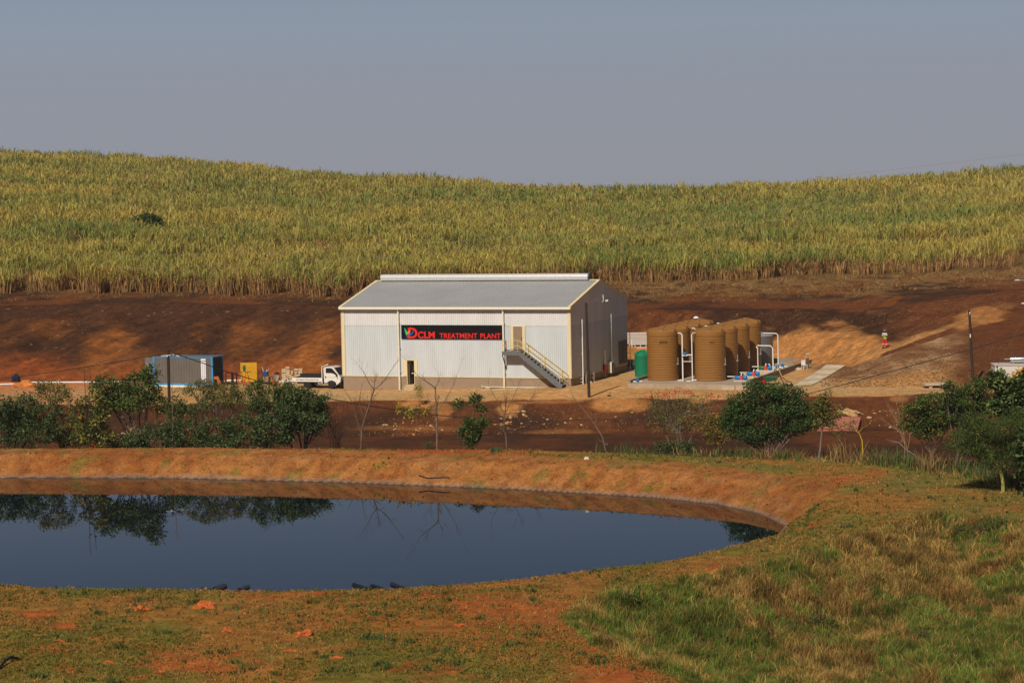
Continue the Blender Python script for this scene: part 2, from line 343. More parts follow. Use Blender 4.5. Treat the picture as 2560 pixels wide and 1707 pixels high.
# ---------------------------------------------------------------- ground sheet
def lerp(a, b, t):
    t = np.clip(t, 0, 1)[..., None]; return np.asarray(a)*(1-t)+np.asarray(b)*t
DARK = np.array([.064, .027, .013]); DARKR = np.array([.140, .047, .016]); ORANGE = np.array([.40, .135, .030]); RORANGE = np.array([.50, .125, .030])
SAND = np.array([.54, .27, .09]); ROAD = np.array([.56, .36, .165]); STRAW = np.array([.33, .19, .065]); BROWN = np.array([.30, .120, .032])
LGREEN = np.array([.18, .150, .025]); LAWN = np.array([.33, .150, .032])
def patch(px, q, cx, cq, rx, rq, seed, x, y, soft=.5):
    """irregular blob mask"""
    n = (fbm(x, y, seed, 3.0, 4)-.5)*1.5
    return sstep(1+soft, 1-soft, np.sqrt(((px-cx)/rx)**2+((q-cq)/rq)**2)+n)
def soil(x, y, s, d, t):
    px = 1280+FPX*x/np.maximum(y, 1)
    n1 = fbm(x, y, 5, 6.0, 5); n2 = fbm(x, y, 9, 1.6, 4); n3 = fbm(x, y, 23, 14., 3)
    # ---- far part
    c = lerp(DARK, DARKR, sstep(.35, .7, n1)); c = lerp(c, DARK*.8, sstep(.62, .8, n2)*.5)
    # slope under the road: loose tan and orange spots
    m = (t < 2.0)
    sp = np.zeros(x.shape)
    for cx, cq, rx, rq, k in ((1045, 1.93, 42, .10, 1), (1100, 1.86, 26, .16, .8), (1270, 1.86, 30, .17, 1.1), (1530, 1.93, 65, .12, 1), (1600, 1.88, 30, .1, .8), (1345, 1.96, 90, .03, .6), (1750, 1.95, 30, .05, .8), (2245, 1.93, 24, .06, .6), (1400, 1.42, 90, .05, .35), (1000, 1.5, 120, .05, .3)):
        sp = np.maximum(sp, k*patch(px, t, cx, cq, rx, rq, int(cx), x, y, .35))
    c = np.where(m[..., None], lerp(c, lerp(ORANGE, SAND, n2), sp*.9), c)
    # road and terrace
    v = y-np.interp(x/np.maximum(y, 1), KN[2][0], KN[2][1])
    ruts = .5*np.exp(-((v-2.6)/.35)**2)+.6*np.exp(-((v-4.4)/.3)**2)+.35*np.exp(-((v-6.4)/.5)**2)
    rd = lerp(ROAD, ROAD*[1.08, .88, .70], sstep(.35, .7, n1)); rd = lerp(rd, [.30, .14, .05], ruts*sstep(.25, .6, nmap(x, y*3, 77, 7.)))
    rd = lerp(rd, RORANGE, sstep(520, 60, px)*(.35+.55*sstep(3.0, 4, t)))
    rd = lerp(rd, SAND*1.05, np.exp(-((v-.5)/.5)**2)*.6)
    m = (t >= 2.0) & (t < 4.02); k = sstep(-.25, .15, v+(n2-.5)*1.2)
    c = np.where(((t > 1.9) & (t < 4.02))[..., None], lerp(c, rd, k), c)
    # spoil slope right of the channel (terrace to light line)
    R = sstep(2070, 2160, px+(t-3)*120)
    gb = lerp([.42, .25, .12], [.22, .095, .038], sstep(.38, .68, n2*.6+n1*.4)); gb = lerp(gb, SAND*1.0, sstep(3.5, 3.1, t+(n1-.5)*.5)); gb = lerp(gb, DARKR, sstep(2350, 2450, px+(n1-.5)*120))
    c = np.where(((t >= 3) & (t < 4.02))[..., None], lerp(c, gb, R), c)
    # cut bank
    m = (t >= 3.9) & (t < 6.05)
    st = fbm(x*.8-y*.55, y*.22+x*.1, 51, 2.6, 4)*.65+n1*.35          # diagonal streaks
    lf = lerp(DARK*1.05, ORANGE*.36, sstep(.48, .66, st+(n2-.5)*.12)); lf = lerp(lf, RORANGE*.66, sstep(4.6, 4.05, t+(n1-.5)*1.0)*.75)
    big = np.zeros(x.shape)
    for cx, cq, rx, rq, k in ((255, 4.8, 55, .7, .75), (330, 4.35, 80, .3, .6), (585, 5.2, 45, .65, .55), (770, 4.7, 50, .8, .95), (690, 4.4, 50, .4, .5), (90, 5.3, 60, .22, .35), (820, 5.3, 40, .4, .5)):
        big = np.maximum(big, k*patch(px+(t-4.5)*-55, t, cx, cq, rx, rq, int(cx)+5, x, y, .6))
    lf = lerp(lf, ORANGE*.78, big*(.55+.45*sstep(.35, .6, n2))); lf = lerp(lf, DARK*1.1, sstep(5.35, 5.75, t+(n1-.5)*.7)*.9)
    rt = lerp(DARK*.95, DARKR, sstep(.45, .7, n1)); rt = lerp(rt, STRAW*.55, sstep(.68, .8, n2)*.4)
    hp = np.zeros(x.shape)
    for cx, cq, rx, rq, k in ((2000, 4.35, 120, .75, 1.0), (2090, 4.4, 70, 1.0, 1.0), (2150, 4.3, 60, .75, 1.0), (1935, 4.2, 70, .55, 1.), (2110, 5.1, 45, .5, .6), (1620, 4.6, 60, .55, 1.0), (2440, 4.35, 75, .65, .9), (2500, 4.9, 50, .35, .5)):
        hp = np.maximum(hp, k*patch(px, t, cx, cq, rx, rq, int(cx)+7, x, y, .28))
    rt = lerp(rt, lerp(ORANGE, SAND, .55+.5*(n2-.5)), hp)
    rt = lerp(rt, DARKR*1.15, sstep(2200, 2300, px)*(1-hp)*.8)
    rt = lerp(rt, SAND*.85, sstep(4.0, 4.04, t)*sstep(4.55, 4.2, t+(n2-.5)*.5)*sstep(2100, 2180, px)*sstep(2420, 2340, px))
    bk = lerp(lf, rt, sstep(1250, 1500, px)); n5 = fbm(x*.85-y*.5, y*.18+x*.05, 401, .55, 3); n6 = nmap(x, y, 411, .3)
    bk = bk*(1+(n5-.5)*.9+(n6-.5)*.35)[..., None]; bk = lerp(bk, [.42, .24, .10], sstep(.93, .985, nmap(x, y, 421, .28))*.6)
    c = np.where(m[..., None], bk, c)
    # bench below the cane
    m = (t >= 6.05) & (t < 7.1)
    bn = lerp(DARK, DARKR*1.1, sstep(.4, .6, n1)); bn = lerp(bn, ORANGE*.5, sstep(.55, .7, fbm(x*1.2-y*.4, y*.3, 61, 3., 4))*sstep(1600, 1900, px)*.9)
    bn = lerp(bn, STRAW*.7, sstep(6.25, 6.95, t+(n2-.5)*.9)*sstep(.3, .6, n2)*(.25+.75*sstep(1400, 1700, px)))
    c = np.where(m[..., None], bn, c)
    c = np.where((t >= 7.1)[..., None], lerp([.10, .06, .025], STRAW*.6, n2), c)
    # ---- pond berm and lawn
    cn = t < 1.3; y0_ = y; x = x/KS; y = y/KS
    nearm = (y < 180) & (s < 60)
    g = fbm(x, y*1.0, 71, 5.0, 5); o = fbm(x, y, 83, 3.2, 5)
    lw = lerp(LAWN, LGREEN, sstep(.46, .60, g)*.95); lw = lerp(lw, RORANGE*.85, sstep(.60, .72, o)*.85); lw = lerp(lw, BROWN, sstep(.55, .7, n2)*.5); lw = lw*(1+(fbm(x, y, 431, .5, 3)-.5)*.7)[..., None]
    lw = lerp(lw, RORANGE*.8, patch(px, y, 1250, 97, 420, 7, 5, x, y, .6)*sstep(110, 95, y)*.6)
    lw = lerp(lw, RORANGE*.85, patch(px, y, 1560, 86, 150, 6, 6, x, y, .5)*.9)
    lw = lerp(lw, ORANGE*1.1, patch(px, y, 1130, 104.5, 190, 1.2, 8, x, y, .3)*.9)
    n4 = fbm(x, y, 313, .7, 3); ib = lerp(BROWN*1.25, ORANGE*.74, sstep(.38, .62, n1*.6+n4*.4)); ib = lerp(ib, [.34, .18, .08], sstep(.5, .7, n2)*.3); ib = lerp(ib, DARKR*1.8, sstep(.60, .72, n4)*.45); ib = lerp(ib, LGREEN, sstep(.66, .74, fbm(x, y, 91, 1.3, 3))*.6)
    ib = lerp(ib, DARKR*1.6, sstep(.62, .75, fbm(x, y*2, 97, 1.5, 3))*.5)
    lw = lerp(lw, RORANGE*.8, patch(px, y, 1160, 158, 250, 2.5, 12, x, y, .4)*sstep(140, 150, y))
    lw = lerp(lw, BROWN*1.2, sstep(1000, 700, px)*sstep(140, 150, y)*.5)
    lw = lerp(lw, [.185, .160, .034], sstep(1200, 1450, px)*sstep(2.6, 4.4, s)*sstep(.25, .55, g+(n2-.5)*.5)*sstep(108, 120, y)*.92)
    farside = sstep(128, 138, y)
    b2 = lerp(lw, ib, sstep(4.6, 3.2, s+(n2-.5)*2.0)*np.maximum(farside, sstep(1.8, 1.0, s)))
    wl = sstep(.42, .12, s+(n2-.5)*.5)
    b2 = lerp(b2, [.26, .19, .14], wl*.65); b2 = lerp(b2, [.05, .03, .02], sstep(.06, -.05, s))
    # outside of the crest
    ot = lerp([.13, .075, .025], [.08, .055, .018], n2); ot = lerp(ot, DARK, sstep(4, 9, d)*sstep(140, 150, y))
    b2 = lerp(b2, ot, sstep(.0, .8, d+(n2-.5)*.8))
    c = np.where((nearm & cn & ((d < 9) | (y < 150)))[..., None], b2, c)
    return np.clip(c, 0, 1)
aa = np.concatenate([[-6, -4, -3, -2.2, -1.6, -1.2, -.9, -.7], np.linspace(-.55, -.275, 40, endpoint=False), np.linspace(-.275, .275, 660), np.linspace(.275, .55, 41)[1:], [.7, .9, 1.2, 1.6, 2.2, 3, 4, 6]])
yy = np.concatenate([np.arange(6, 64, 2.0), np.arange(64, 110, .16), np.arange(110, 172, .22), np.arange(172, 262, .26), np.arange(262, 640, 3.0), np.arange(640, 2400, 60.0)])
A, Y = np.meshgrid(aa, yy); X = A*Y
Z, S_, D_, T_ = terrain(X, Y, True)
COL = soil(X, Y, S_, D_, T_)
nr, nc = A.shape; idx = np.arange(nr*nc).reshape(nr, nc)
Fq = np.stack([idx[:-1, :-1], idx[:-1, 1:], idx[1:, 1:], idx[1:, :-1]], -1).reshape(-1, 4)
GM = groundmat('soil and turf')
ground = npmesh('ground', np.stack([X, Y, Z], -1).reshape(-1, 3), Fq, GM, COL.reshape(-1, 3), True)
tag(ground, 'red earth ground with lawn, dirt road, cut bank and field', kind='structure')
del A, X, Z, S_, D_, T_, COL

# ---------------------------------------------------------------- water
wm = bpy.data.materials.new('pond water'); wm.use_nodes = True; nt = wm.node_tree; b = nt.nodes['Principled BSDF']
b.inputs['Base Color'].default_value = (.004, .008, .012, 1); b.inputs['Roughness'].default_value = .012; b.inputs['IOR'].default_value = 1.33; b.inputs['Specular IOR Level'].default_value = .5
tcn = nt.nodes.new('ShaderNodeTexCoord'); n_ = nt.nodes.new('ShaderNodeTexNoise'); n_.inputs['Scale'].default_value = 1.2; n_.inputs['Detail'].default_value = 3
nt.links.new(tcn.outputs['Object'], n_.inputs[0]); bp = nt.nodes.new('ShaderNodeBump'); bp.inputs['Strength'].default_value = .02; bp.inputs['Distance'].default_value = .02
nt.links.new(n_.outputs[0], bp.inputs['Height']); nt.links.new(bp.outputs[0], b.inputs['Normal'])
m_ = MB(); P = np.array(POND); cx_, cy_ = P.mean(0)
m_.add([((cx_+(a-cx_)*1.06)*KS, (cy_+(b_-cy_)*1.06)*KS, WZ) for a, b_ in POND], [tuple(range(len(POND)))])
water = m_.build('water', wm); tag(water, 'still dark blue pond water', kind='structure')

# ---------------------------------------------------------------- blades: grass, cane, reeds
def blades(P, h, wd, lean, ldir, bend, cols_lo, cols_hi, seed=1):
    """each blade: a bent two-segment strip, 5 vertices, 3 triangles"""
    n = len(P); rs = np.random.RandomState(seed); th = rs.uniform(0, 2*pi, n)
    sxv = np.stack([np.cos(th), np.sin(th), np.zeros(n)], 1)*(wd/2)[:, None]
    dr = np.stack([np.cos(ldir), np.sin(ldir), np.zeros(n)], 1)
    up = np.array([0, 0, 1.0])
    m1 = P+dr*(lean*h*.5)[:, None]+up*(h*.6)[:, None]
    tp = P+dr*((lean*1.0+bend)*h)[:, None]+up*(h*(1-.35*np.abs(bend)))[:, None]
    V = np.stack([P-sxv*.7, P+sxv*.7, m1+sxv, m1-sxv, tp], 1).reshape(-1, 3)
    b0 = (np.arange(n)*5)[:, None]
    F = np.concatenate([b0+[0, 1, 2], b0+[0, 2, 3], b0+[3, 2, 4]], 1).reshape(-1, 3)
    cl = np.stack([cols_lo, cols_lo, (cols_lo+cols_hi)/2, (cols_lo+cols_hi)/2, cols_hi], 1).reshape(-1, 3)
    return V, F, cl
def joinb(L):
    V = []; F = []; K = []; o = 0
    for v, f, c in L: V.append(v); F.append(f+o); K.append(c); o += len(v)
    return np.concatenate(V), np.concatenate(F), np.concatenate(K)
def scatter(n, amin, amax, y0, y1, rs, pw=1.0):
    """uniform over the ground seen between two depths"""
    u_ = rs.uniform(0, 1, n); Y = np.sqrt(y0*y0+(y1*y1-y0*y0)*u_) if pw == 1 else (y0+(y1-y0)*u_)
    a = rs.uniform(amin, amax, n); return a*Y, Y
def vary(c, n, rs, k=.25, hue=.08):
    c = np.asarray(c); v = 1+rs.uniform(-k, k, n)[:, None]; return np.clip(c*v*(1+rs.uniform(-hue, hue, (n, 3))), 0, 1)
CANE = leafmat('cane leaf', .2, .55, .3); GRASS = leafmat('grass blade', .15, .6, .25)

# sugar cane: rows of clumps, green tops over dry leaves and stalks
rs = np.random.RandomState(5); L = []
def cane_clumps(n, y0, y1, ng, nd, ws, hs=1.0, pw=1.0):
    X, Y = scatter(n, -.262, .262, y0, y1, rs, pw)
    z, t = loft(X, Y)
    k = (t > 7.0+.16*nmap(X, Y, 301, 3.5)) & (t < 10.6)
    px = 1280+FPX*X/Y
    row = np.abs(((Y*.97-X*.24)/1.5+.35*nmap(X, Y, 7, 9.)) % 1-.5)             # planting rows
    k &= (row > .12) | (rs.rand(n) < .35)
    gap = np.abs(Y-(293+.03*X)-3*(nmap(X, Y, 3, 20.)-.5)) < 5.2
    k &= ~((nmap(X, Y, 55, 1.5) < .30) & (Y < 264))
    k &= ~gap
    k &= ~((px > 2050) & (t < 7.45) & (rs.rand(n) < .85))                       # worn edge on the right
    k &= ~((fbm(X, Y, 15, 6., 3) > .66) & (rs.rand(n) < .7))                    # thin patches
    X, Y = X[k], Y[k]; z = terrain(X, Y); n = len(X)
    g = fbm(X, Y, 33, 28., 3); g2 = fbm(X, Y, 37, 5., 3)
    hh = hs*(.78+.5*nmap(X, Y, 19, 6.))*rs.uniform(.85, 1.15, n)
    lead = rs.uniform(0, 2*pi, n); cb = rs.uniform(-.26, .24, n); cb2 = rs.uniform(-.22, .22, n); pxc = 1280+FPX*X/Y; yg = Y-(293+.03*X); lodg = (rs.rand(n) < .05+.5*(g2 > .68)+.75*(yg > 3)*(yg < 11)*(pxc < 1900)*sstep(.3, .6, nmap(X, Y, 66, 8.))); hh = hh*np.where(lodg, .6, 1)
    for j in range(ng):
        P = np.stack([X+rs.uniform(-.45, .45, n), Y+rs.uniform(-.4, .4, n), z+hh*rs.uniform(.85, 1.7, n)], 1)
        hl = hh*rs.uniform(.7, 1.45, n)
        top = np.clip(.50+(g-.5)*1.3+(g2-.5)*1.0+cb2, 0, 1)[:, None]
        yel = np.array([.63, .485, .105]); grn = np.array([.25, .31, .07])
        cc = yel*(1-top)+grn*top
        cc = cc*(1+cb+rs.uniform(-.2, .2, n))[:, None]*(1+rs.uniform(-.06, .06, (n, 3)))
        straw = (rs.rand(n) < .08+.75*lodg)[:, None]; cc = np.where(straw, np.array([.50, .29, .11]), cc)
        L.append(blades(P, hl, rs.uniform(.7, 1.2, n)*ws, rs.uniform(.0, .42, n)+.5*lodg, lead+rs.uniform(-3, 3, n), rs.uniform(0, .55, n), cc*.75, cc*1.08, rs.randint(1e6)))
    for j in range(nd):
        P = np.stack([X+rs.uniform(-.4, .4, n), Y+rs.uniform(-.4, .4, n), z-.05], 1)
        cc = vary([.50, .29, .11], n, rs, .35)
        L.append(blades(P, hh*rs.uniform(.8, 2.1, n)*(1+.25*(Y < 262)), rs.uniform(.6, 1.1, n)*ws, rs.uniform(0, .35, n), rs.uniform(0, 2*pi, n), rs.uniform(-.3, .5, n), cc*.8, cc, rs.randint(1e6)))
cane_clumps(9500, 250, 270, 14, 17, .10, 1.0)
cane_clumps(15000, 268, 310, 12, 8, .11)
cane_clumps(26000, 308, 400, 10, 3, .13)
cane_clumps(34000, 395, 600, 8, 1, .17)
V, F, K = joinb(L)
tag(npmesh('sugar_cane', V, F, CANE, K), 'sugar cane crop standing on the hill, green tops over dry leaves', kind='stuff')
# dry cane litter on the bench at the edge of the crop
X, Y = scatter(42000, -.25, .25, 236, 264, rs); z, t = loft(X, Y); px = 1280+FPX*X/Y
k = (t > 6.1) & (t < 7.3) & (rs.rand(len(X)) < sstep(6.1, 7.0, t)*(.25+.75*sstep(1300, 1700, px))) & (fbm(X, Y, 44, 3., 3) > .42)
X, Y = X[k], Y[k]; n = len(X); P = np.stack([X, Y, terrain(X, Y)+.02], 1)
cc = vary([.36, .21, .08], n, rs, .4)
V, F, K = blades(P, rs.uniform(.1, .4, n), np.full(n, .05), rs.uniform(.5, 2.5, n), rs.uniform(0, 2*pi, n), rs.uniform(-.2, .4, n), cc, cc, 3)
tag(npmesh('cane_litter', V, F, GRASS, K), 'dry straw litter scattered along the lower edge of the cane', kind='stuff')

# short lawn grass on the berm
L = []
def lawn(n, y0, y1, nb, ws, h0):
    X, Y = scatter(n, -.235, .24, y0, y1, rs)
    s = pond_d(X, Y); d = crest_d(X, Y)
    g = fbm(X, Y*1.0, 71, 5.0, 5); o = fbm(X, Y, 83, 3.2, 5)
    den = .22+.6*sstep(.40, .62, g); den = den*(1-.85*sstep(.60, .70, o))
    den = np.where((Y > 120) & (s < 4.2), .10, den)
    k = (s > .5) & (d < .6) & (rs.rand(n) < den); X, Y, g = X[k], Y[k], g[k]; n = len(X); z = terrain(X, Y)
    gg = sstep(.42, .62, g+rs.uniform(-.1, .1, n))[:, None]
    tuft = fbm(X, Y, 101, .7, 2) > .74
    for j in range(nb):
        P = np.stack([X+rs.uniform(-.09, .09, n), Y+rs.uniform(-.09, .09, n), z-.01], 1)
        cc = np.array([.44, .225, .065])*(1-gg)+np.array([.21, .19, .035])*gg
        cc = np.where(tuft[:, None], np.array([.10, .14, .035]), cc)
        cc = cc*(1+rs.uniform(-.35, .35, n))[:, None]
        hgt = h0*rs.uniform(.6, 1.5, n)*np.where(tuft, 1.9, 1)
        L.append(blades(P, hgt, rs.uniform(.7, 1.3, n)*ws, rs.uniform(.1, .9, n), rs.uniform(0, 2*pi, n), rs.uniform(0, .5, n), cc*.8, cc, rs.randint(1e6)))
lawn(85000, 69, 108, 4, .035, .085)
lawn(70000, 102, 157, 4, .055, .09)
V, F, K = joinb(L)
tag(npmesh('lawn_grass', V, F, GRASS, K), 'short patchy lawn grass growing on the pond berm', kind='stuff')

# tall rough grass beyond the lawn edge, right foreground
L = []
def tall(n, y0, y1, a0, a1, nb, ws, h0, far=False):
    X, Y = scatter(n, a0, a1, y0, y1, rs); d = crest_d(X, Y); s = pond_d(X, Y)
    k = (d > -.5+rs.uniform(-.4, .5, n)) & (d < (9 if far else 60)) & (s > 2)
    X, Y, d = X[k], Y[k], d[k]; n = len(X); z = terrain(X, Y)
    g = fbm(X, Y, 131, 3.2, 4); g2 = fbm(X, Y, 137, .8, 3); hh = h0*(.3+1.4*fbm(X, Y, 139, 1.2, 3)**1.3)*sstep(-.7, .6, d)*(1+.9*(fbm(X, Y, 143, .55, 2) > .66))
    cb = (fbm(X, Y, 147, .6, 3)-.5)*1.9
    pxx = 1280+FPX*X/Y; zone = np.exp(-((pxx-(1500+(96-Y)*26))/170)**2)*(Y < 99)*.30+np.exp(-((pxx-2420)/170)**2-((Y-90)/10)**2)*.40
    kind = sstep(.50, .60, g+(g2-.5)*.7+zone+.035)
    cl = rs.uniform(0, 2*pi, n)
    for j in range(nb):
        P = np.stack([X+rs.uniform(-.14, .14, n), Y+rs.uniform(-.14, .14, n), z-.02], 1)
        isg = (rs.rand(n) < .28+.62*kind)[:, None]
        dry = np.array([.54, .345, .10]); rus = np.array([.32, .16, .05]); grn = np.array([.165, .23, .036])
        dr_ = np.where((rs.rand(n) < .3+.5*(fbm(X, Y, 149, 1.6, 3) > .6))[:, None], rus, dry)
        cc = np.where(isg, grn, dr_)*np.clip(1+cb+rs.uniform(-.25, .25, n), .3, 1.8)[:, None]
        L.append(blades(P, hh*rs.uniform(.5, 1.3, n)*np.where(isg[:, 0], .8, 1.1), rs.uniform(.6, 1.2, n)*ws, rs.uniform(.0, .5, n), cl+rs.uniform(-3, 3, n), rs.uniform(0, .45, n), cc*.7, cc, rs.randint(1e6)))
tall(110000, 58, 108, -.02, .31, 7, .019, .38)
tall(26000, 102, 138, .08, .31, 7, .030, .38)
V, F, K = joinb(L)
tag(npmesh('tall_grass', V, F, GRASS, K), 'tall tangled green and straw coloured grass in the right foreground', kind='stuff')
# reeds and dry grass behind the berm
L = []
X, Y = scatter(26000, .03, .245, 115, 157, rs); d = crest_d(X, Y); px = 1280+FPX*X/Y
k = (d > .1) & (d < 5.5) & (px > 1480) & (d > .1+1.0*sstep(2230, 2300, px)) & (rs.rand(len(X)) < sstep(1450, 1700, px)*.9+.1) & ((fbm(X, Y, 151, 3., 3) > .44) | (rs.rand(len(X)) < .15))
X, Y, px = X[k], Y[k], px[k]; n = len(X); z = terrain(X, Y); hh = (.6+1.3*fbm(X, Y, 155, 3., 3))*(.7+.5*sstep(1950, 2200, px)); kind = fbm(X, Y, 157, 3., 3)
for j in range(4):
    P = np.stack([X+rs.uniform(-.15, .15, n), Y+rs.uniform(-.15, .15, n), z], 1)
    isg = (rs.rand(n) < .15+.8*sstep(.38, .54, kind))[:, None]
    cc = np.where(isg, np.array([.14, .175, .05]), np.array([.45, .27, .10]))*(1+rs.uniform(-.35, .35, n))[:, None]
    L.append(blades(P, hh*rs.uniform(.5, 1.25, n), rs.uniform(.7, 1.2, n)*.04, rs.uniform(.0, .3, n), rs.uniform(0, 2*pi, n), rs.uniform(0, .35, n), cc*.7, cc, rs.randint(1e6)))
V, F, K = joinb(L)
tag(npmesh('reeds', V, F, GRASS, K), 'reeds and dry stalks growing behind the pond berm', kind='stuff')
# ================================================================ treatment building
YAW = radians(-21.101); BL, BW, HE, HR, HB = 22.45, 16.12, 6.4, 8.356, 4.77
BO = (5.226, 203.419, 2.749)
def sheet(name, col, rough=.42, metal=.0, k=.06, streak=True):
    return mat(name, col, rough, metal, noise=k, nscale=.8, spec=.35, stretch=(1, 1, .25))
M_LOW = sheet('grey white wall sheet', (.62, .655, .665)); M_UP = sheet('translucent wall sheet', (.74, .735, .72), .3)
M_ROOF = mat('galvanised roof sheet', (.41, .41, .41), .55, .1, noise=.05, nscale=.35, spec=.4)
M_CREAM = mat('cream flashing', (.78, .66, .40), .5, noise=.04); M_GUT = mat('pale gutter', (.86, .80, .66), .4, noise=.03)
M_PL = mat('brown plastered plinth', (.33, .235, .155), .9, noise=.07, nscale=1.2, bump=.1); M_DOOR = mat('brown door', (.30, .215, .14), .55, noise=.05)
M_DK = mat('dark interior', (.02, .018, .016), .8); M_PVC = mat('white plastic pipe', (.82, .80, .75), .35, noise=.03); M_GALV = mat('galvanised steel', (.42, .42, .42), .4, .5, noise=.12)
M_STEEL = mat('grey painted steel', (.15, .16, .165), .5, noise=.08); M_YEL = mat('yellow handrail paint', (.72, .50, .10), .45, noise=.06); M_BLACK = mat('black rubber', (.018, .018, .02), .6, noise=.2)
M_CONC = mat('concrete', (.40, .31, .215), .9, noise=.12, nscale=1.5, bump=.15); M_CLT = mat('light concrete', (.52, .42, .30), .9, noise=.10, nscale=2, bump=.1)
bld = thing('treatment_building', 'large pale corrugated metal building with grey pitched roof behind the pond', 'building', BO, YAW)
def ribbed(mb, x0, x1, z0, z1f, plane, period=.19, dep=.034):
    """trapezoid ribbed sheet; plane maps (a, depth, z) to local xyz"""
    n = max(1, int(round((x1-x0)/period))); p = (x1-x0)/n; xs = []
    for i in range(n):
        b = x0+i*p; xs += [(b, 0), (b+p*.52, 0), (b+p*.62, dep), (b+p*.88, dep), (b+p*.98, 0)]
    xs.append((x1, 0)); vs = []; fs = []
    for a, d in xs:
        zt = z1f(a) if callable(z1f) else z1f; zb = z0(a) if callable(z0) else z0
        vs += [plane(a, d, zb), plane(a, d, zt)]
    for i in range(len(xs)-1): fs.append((2*i, 2*i+2, 2*i+3, 2*i+1))
    mb.add(vs, fs)
rz = lambda y: HE+(HR-HE)*(1-abs(y-BW/2)/(BW/2))
PF = lambda a, d, z: (a, -d, z); PG = lambda a, d, z: (d, a, z); PGL = lambda a, d, z: (-BL-d, a, z); PB = lambda a, d, z: (a, BW+d, z)
DX0, DX1 = -16.33, -14.91
lo = MB(); ribbed(lo, -BL, DX0, 0, HB-.05, PF); ribbed(lo, DX1, 0, 0, HB-.05, PF); ribbed(lo, DX0, DX1, 1.5, HB-.05, PF)
ribbed(lo, 0, BW, 0, HB-.05, PG); ribbed(lo, 0, BW, 0, HB-.05, PGL); ribbed(lo, -BL, 0, 0, HE, PB); lo.build('wall_cladding', M_LOW, bld)
up = MB()
ribbed(up, -BL, 0, HB-.12, HE-.06, lambda a, d, z: (a, -d-.02, z)); ribbed(up, 0, BW, HB-.12, lambda y: rz(y)-.04, lambda a, d, z: (d+.02, a, z)); ribbed(up, 0, BW, HB-.12, lambda y: rz(y)-.04, lambda a, d, z: (-BL-d-.02, a, z))
o = up.build('translucent_cladding', M_UP, bld); tag(o, 'paler translucent band of sheeting under the eaves')
pl = MB()
pl.box(-BL+.02, -15.97, -.012, .22, -2.4, -.02).box(-15.22, -.02, -.012, .22, -2.4, -.02).box(-15.97, -15.22, -.012, .22, -2.4, -.74)
pl.box(-.22, -.012, .22, BW-.22, -2.4, -.02).box(-BL+.012, -BL+.22, .22, BW-.22, -2.4, -.02).box(-BL+.02, -.02, BW-.22, BW-.012, -2.4, -.02)
pl.build('plinth_wall', M_PL, bld)
MB().box(-BL+.3, -.3, .3, BW-.3, -1.0, -.78).build('floor_slab', M_CONC, bld)
fl = MB()   # cream trims: corners, base strip, barge boards, ridge cap
for x in (-BL, -.24): fl.box(x-.03, x+.27, -.075, -.045, .0, HE-.05)
fl.box(.045, .075, -.075, .12, 0, HE-.05).box(-BL-.075, -BL-.045, -.075, .12, 0, HE-.05)
fl.box(-BL, DX0, -.065, -.04, -.05, .03).box(DX1, 0, -.065, -.04, -.05, .03).box(.04, .065, .12, BW, -.05, .02)
for x0, x1 in ((-BL-.16, -BL+.12), (-.12, .16)):
    for s_ in (0, 1):
        ya, yb = (-.3, BW/2) if s_ == 0 else (BW+.3, BW/2)
        za = rz(0)-.3*(HR-HE)/(BW/2)
        vs = [(x0, ya, za+.09), (x1, ya, za+.09), (x1, yb, HR+.09), (x0, yb, HR+.09), (x0, ya, za-.16), (x1, ya, za-.16), (x1, yb, HR-.16), (x0, yb, HR-.16)]
        fl.add(vs, [(0, 1, 2, 3), (4, 7, 6, 5), (0, 4, 5, 1), (2, 6, 7, 3), (1, 5, 6, 2), (0, 3, 7, 4)])
fl.box(-BL-.1, .1, BW/2-.28, BW/2+.28, HR+.03, HR+.10)
fl.build('cream_flashing', M_CREAM, bld)
rf = MB()
for s_ in (0, 1):
    def PR(a, d, q, s_=s_):
        y = -.25+(BW/2+.25)*q; z = rz(max(y, 0)) - (.25*(HR-HE)/(BW/2) if y < 0 else 0)
        return (a, y if s_ == 0 else BW-y, z+.03+d)
    ribbed(rf, -BL-.05, .05, 0, 1, PR, .26, .045)
rf.build('roof', M_ROOF, bld)
vt = MB(); prof = [(-.42, .02), (-.46, .30), (-.38, .48), (-.18, .58), (.18, .58), (.38, .48), (.46, .30), (.42, .02)]
vt.prism([(BW/2+a, HR+.08+b_) for a, b_ in prof], -21.9, -.95, 'x')
vent = vt.build('ridge_vent', mat('bright vent sheet', (.66, .65, .64), .3, .2, noise=.05), bld)
MB().prism([(BW/2+a*.96, HR+.09+b_*.97) for a, b_ in prof], -.95, -.82, 'x').build('end_cap', mat('dark vent end', (.07, .065, .08), .5), vent)
MB().prism([(-.46, HE-.24), (-.27, HE-.24), (-.27, HE-.02), (-.29, HE-.02), (-.29, HE-.22), (-.44, HE-.22), (-.44, HE-.03), (-.46, HE-.03)], -BL-.12, .12, 'x').box(-BL-.12, .12, -.455, -.275, HE-.215, HE-.20).build('gutter', M_GUT, bld)
for xx, zb in ((-16.67, -1.55), (-6.35, -1.42)):
    p_ = MB().tube([(xx, -.36, HE-.2), (xx, -.22, HE-.45), (xx, -.2, -.35)], .085, 12)
    for zz in (4.9, 2.6, .4): p_.box(xx-.12, xx+.12, -.30, -.06, zz, zz+.05)
    dp = p_.build('downpipe', M_GUT, bld, True)
    MB().tube([(xx, -.2, -.33), (xx, -.2, zb)], .10, 12).build('lower_sleeve', M_CREAM, dp, True)
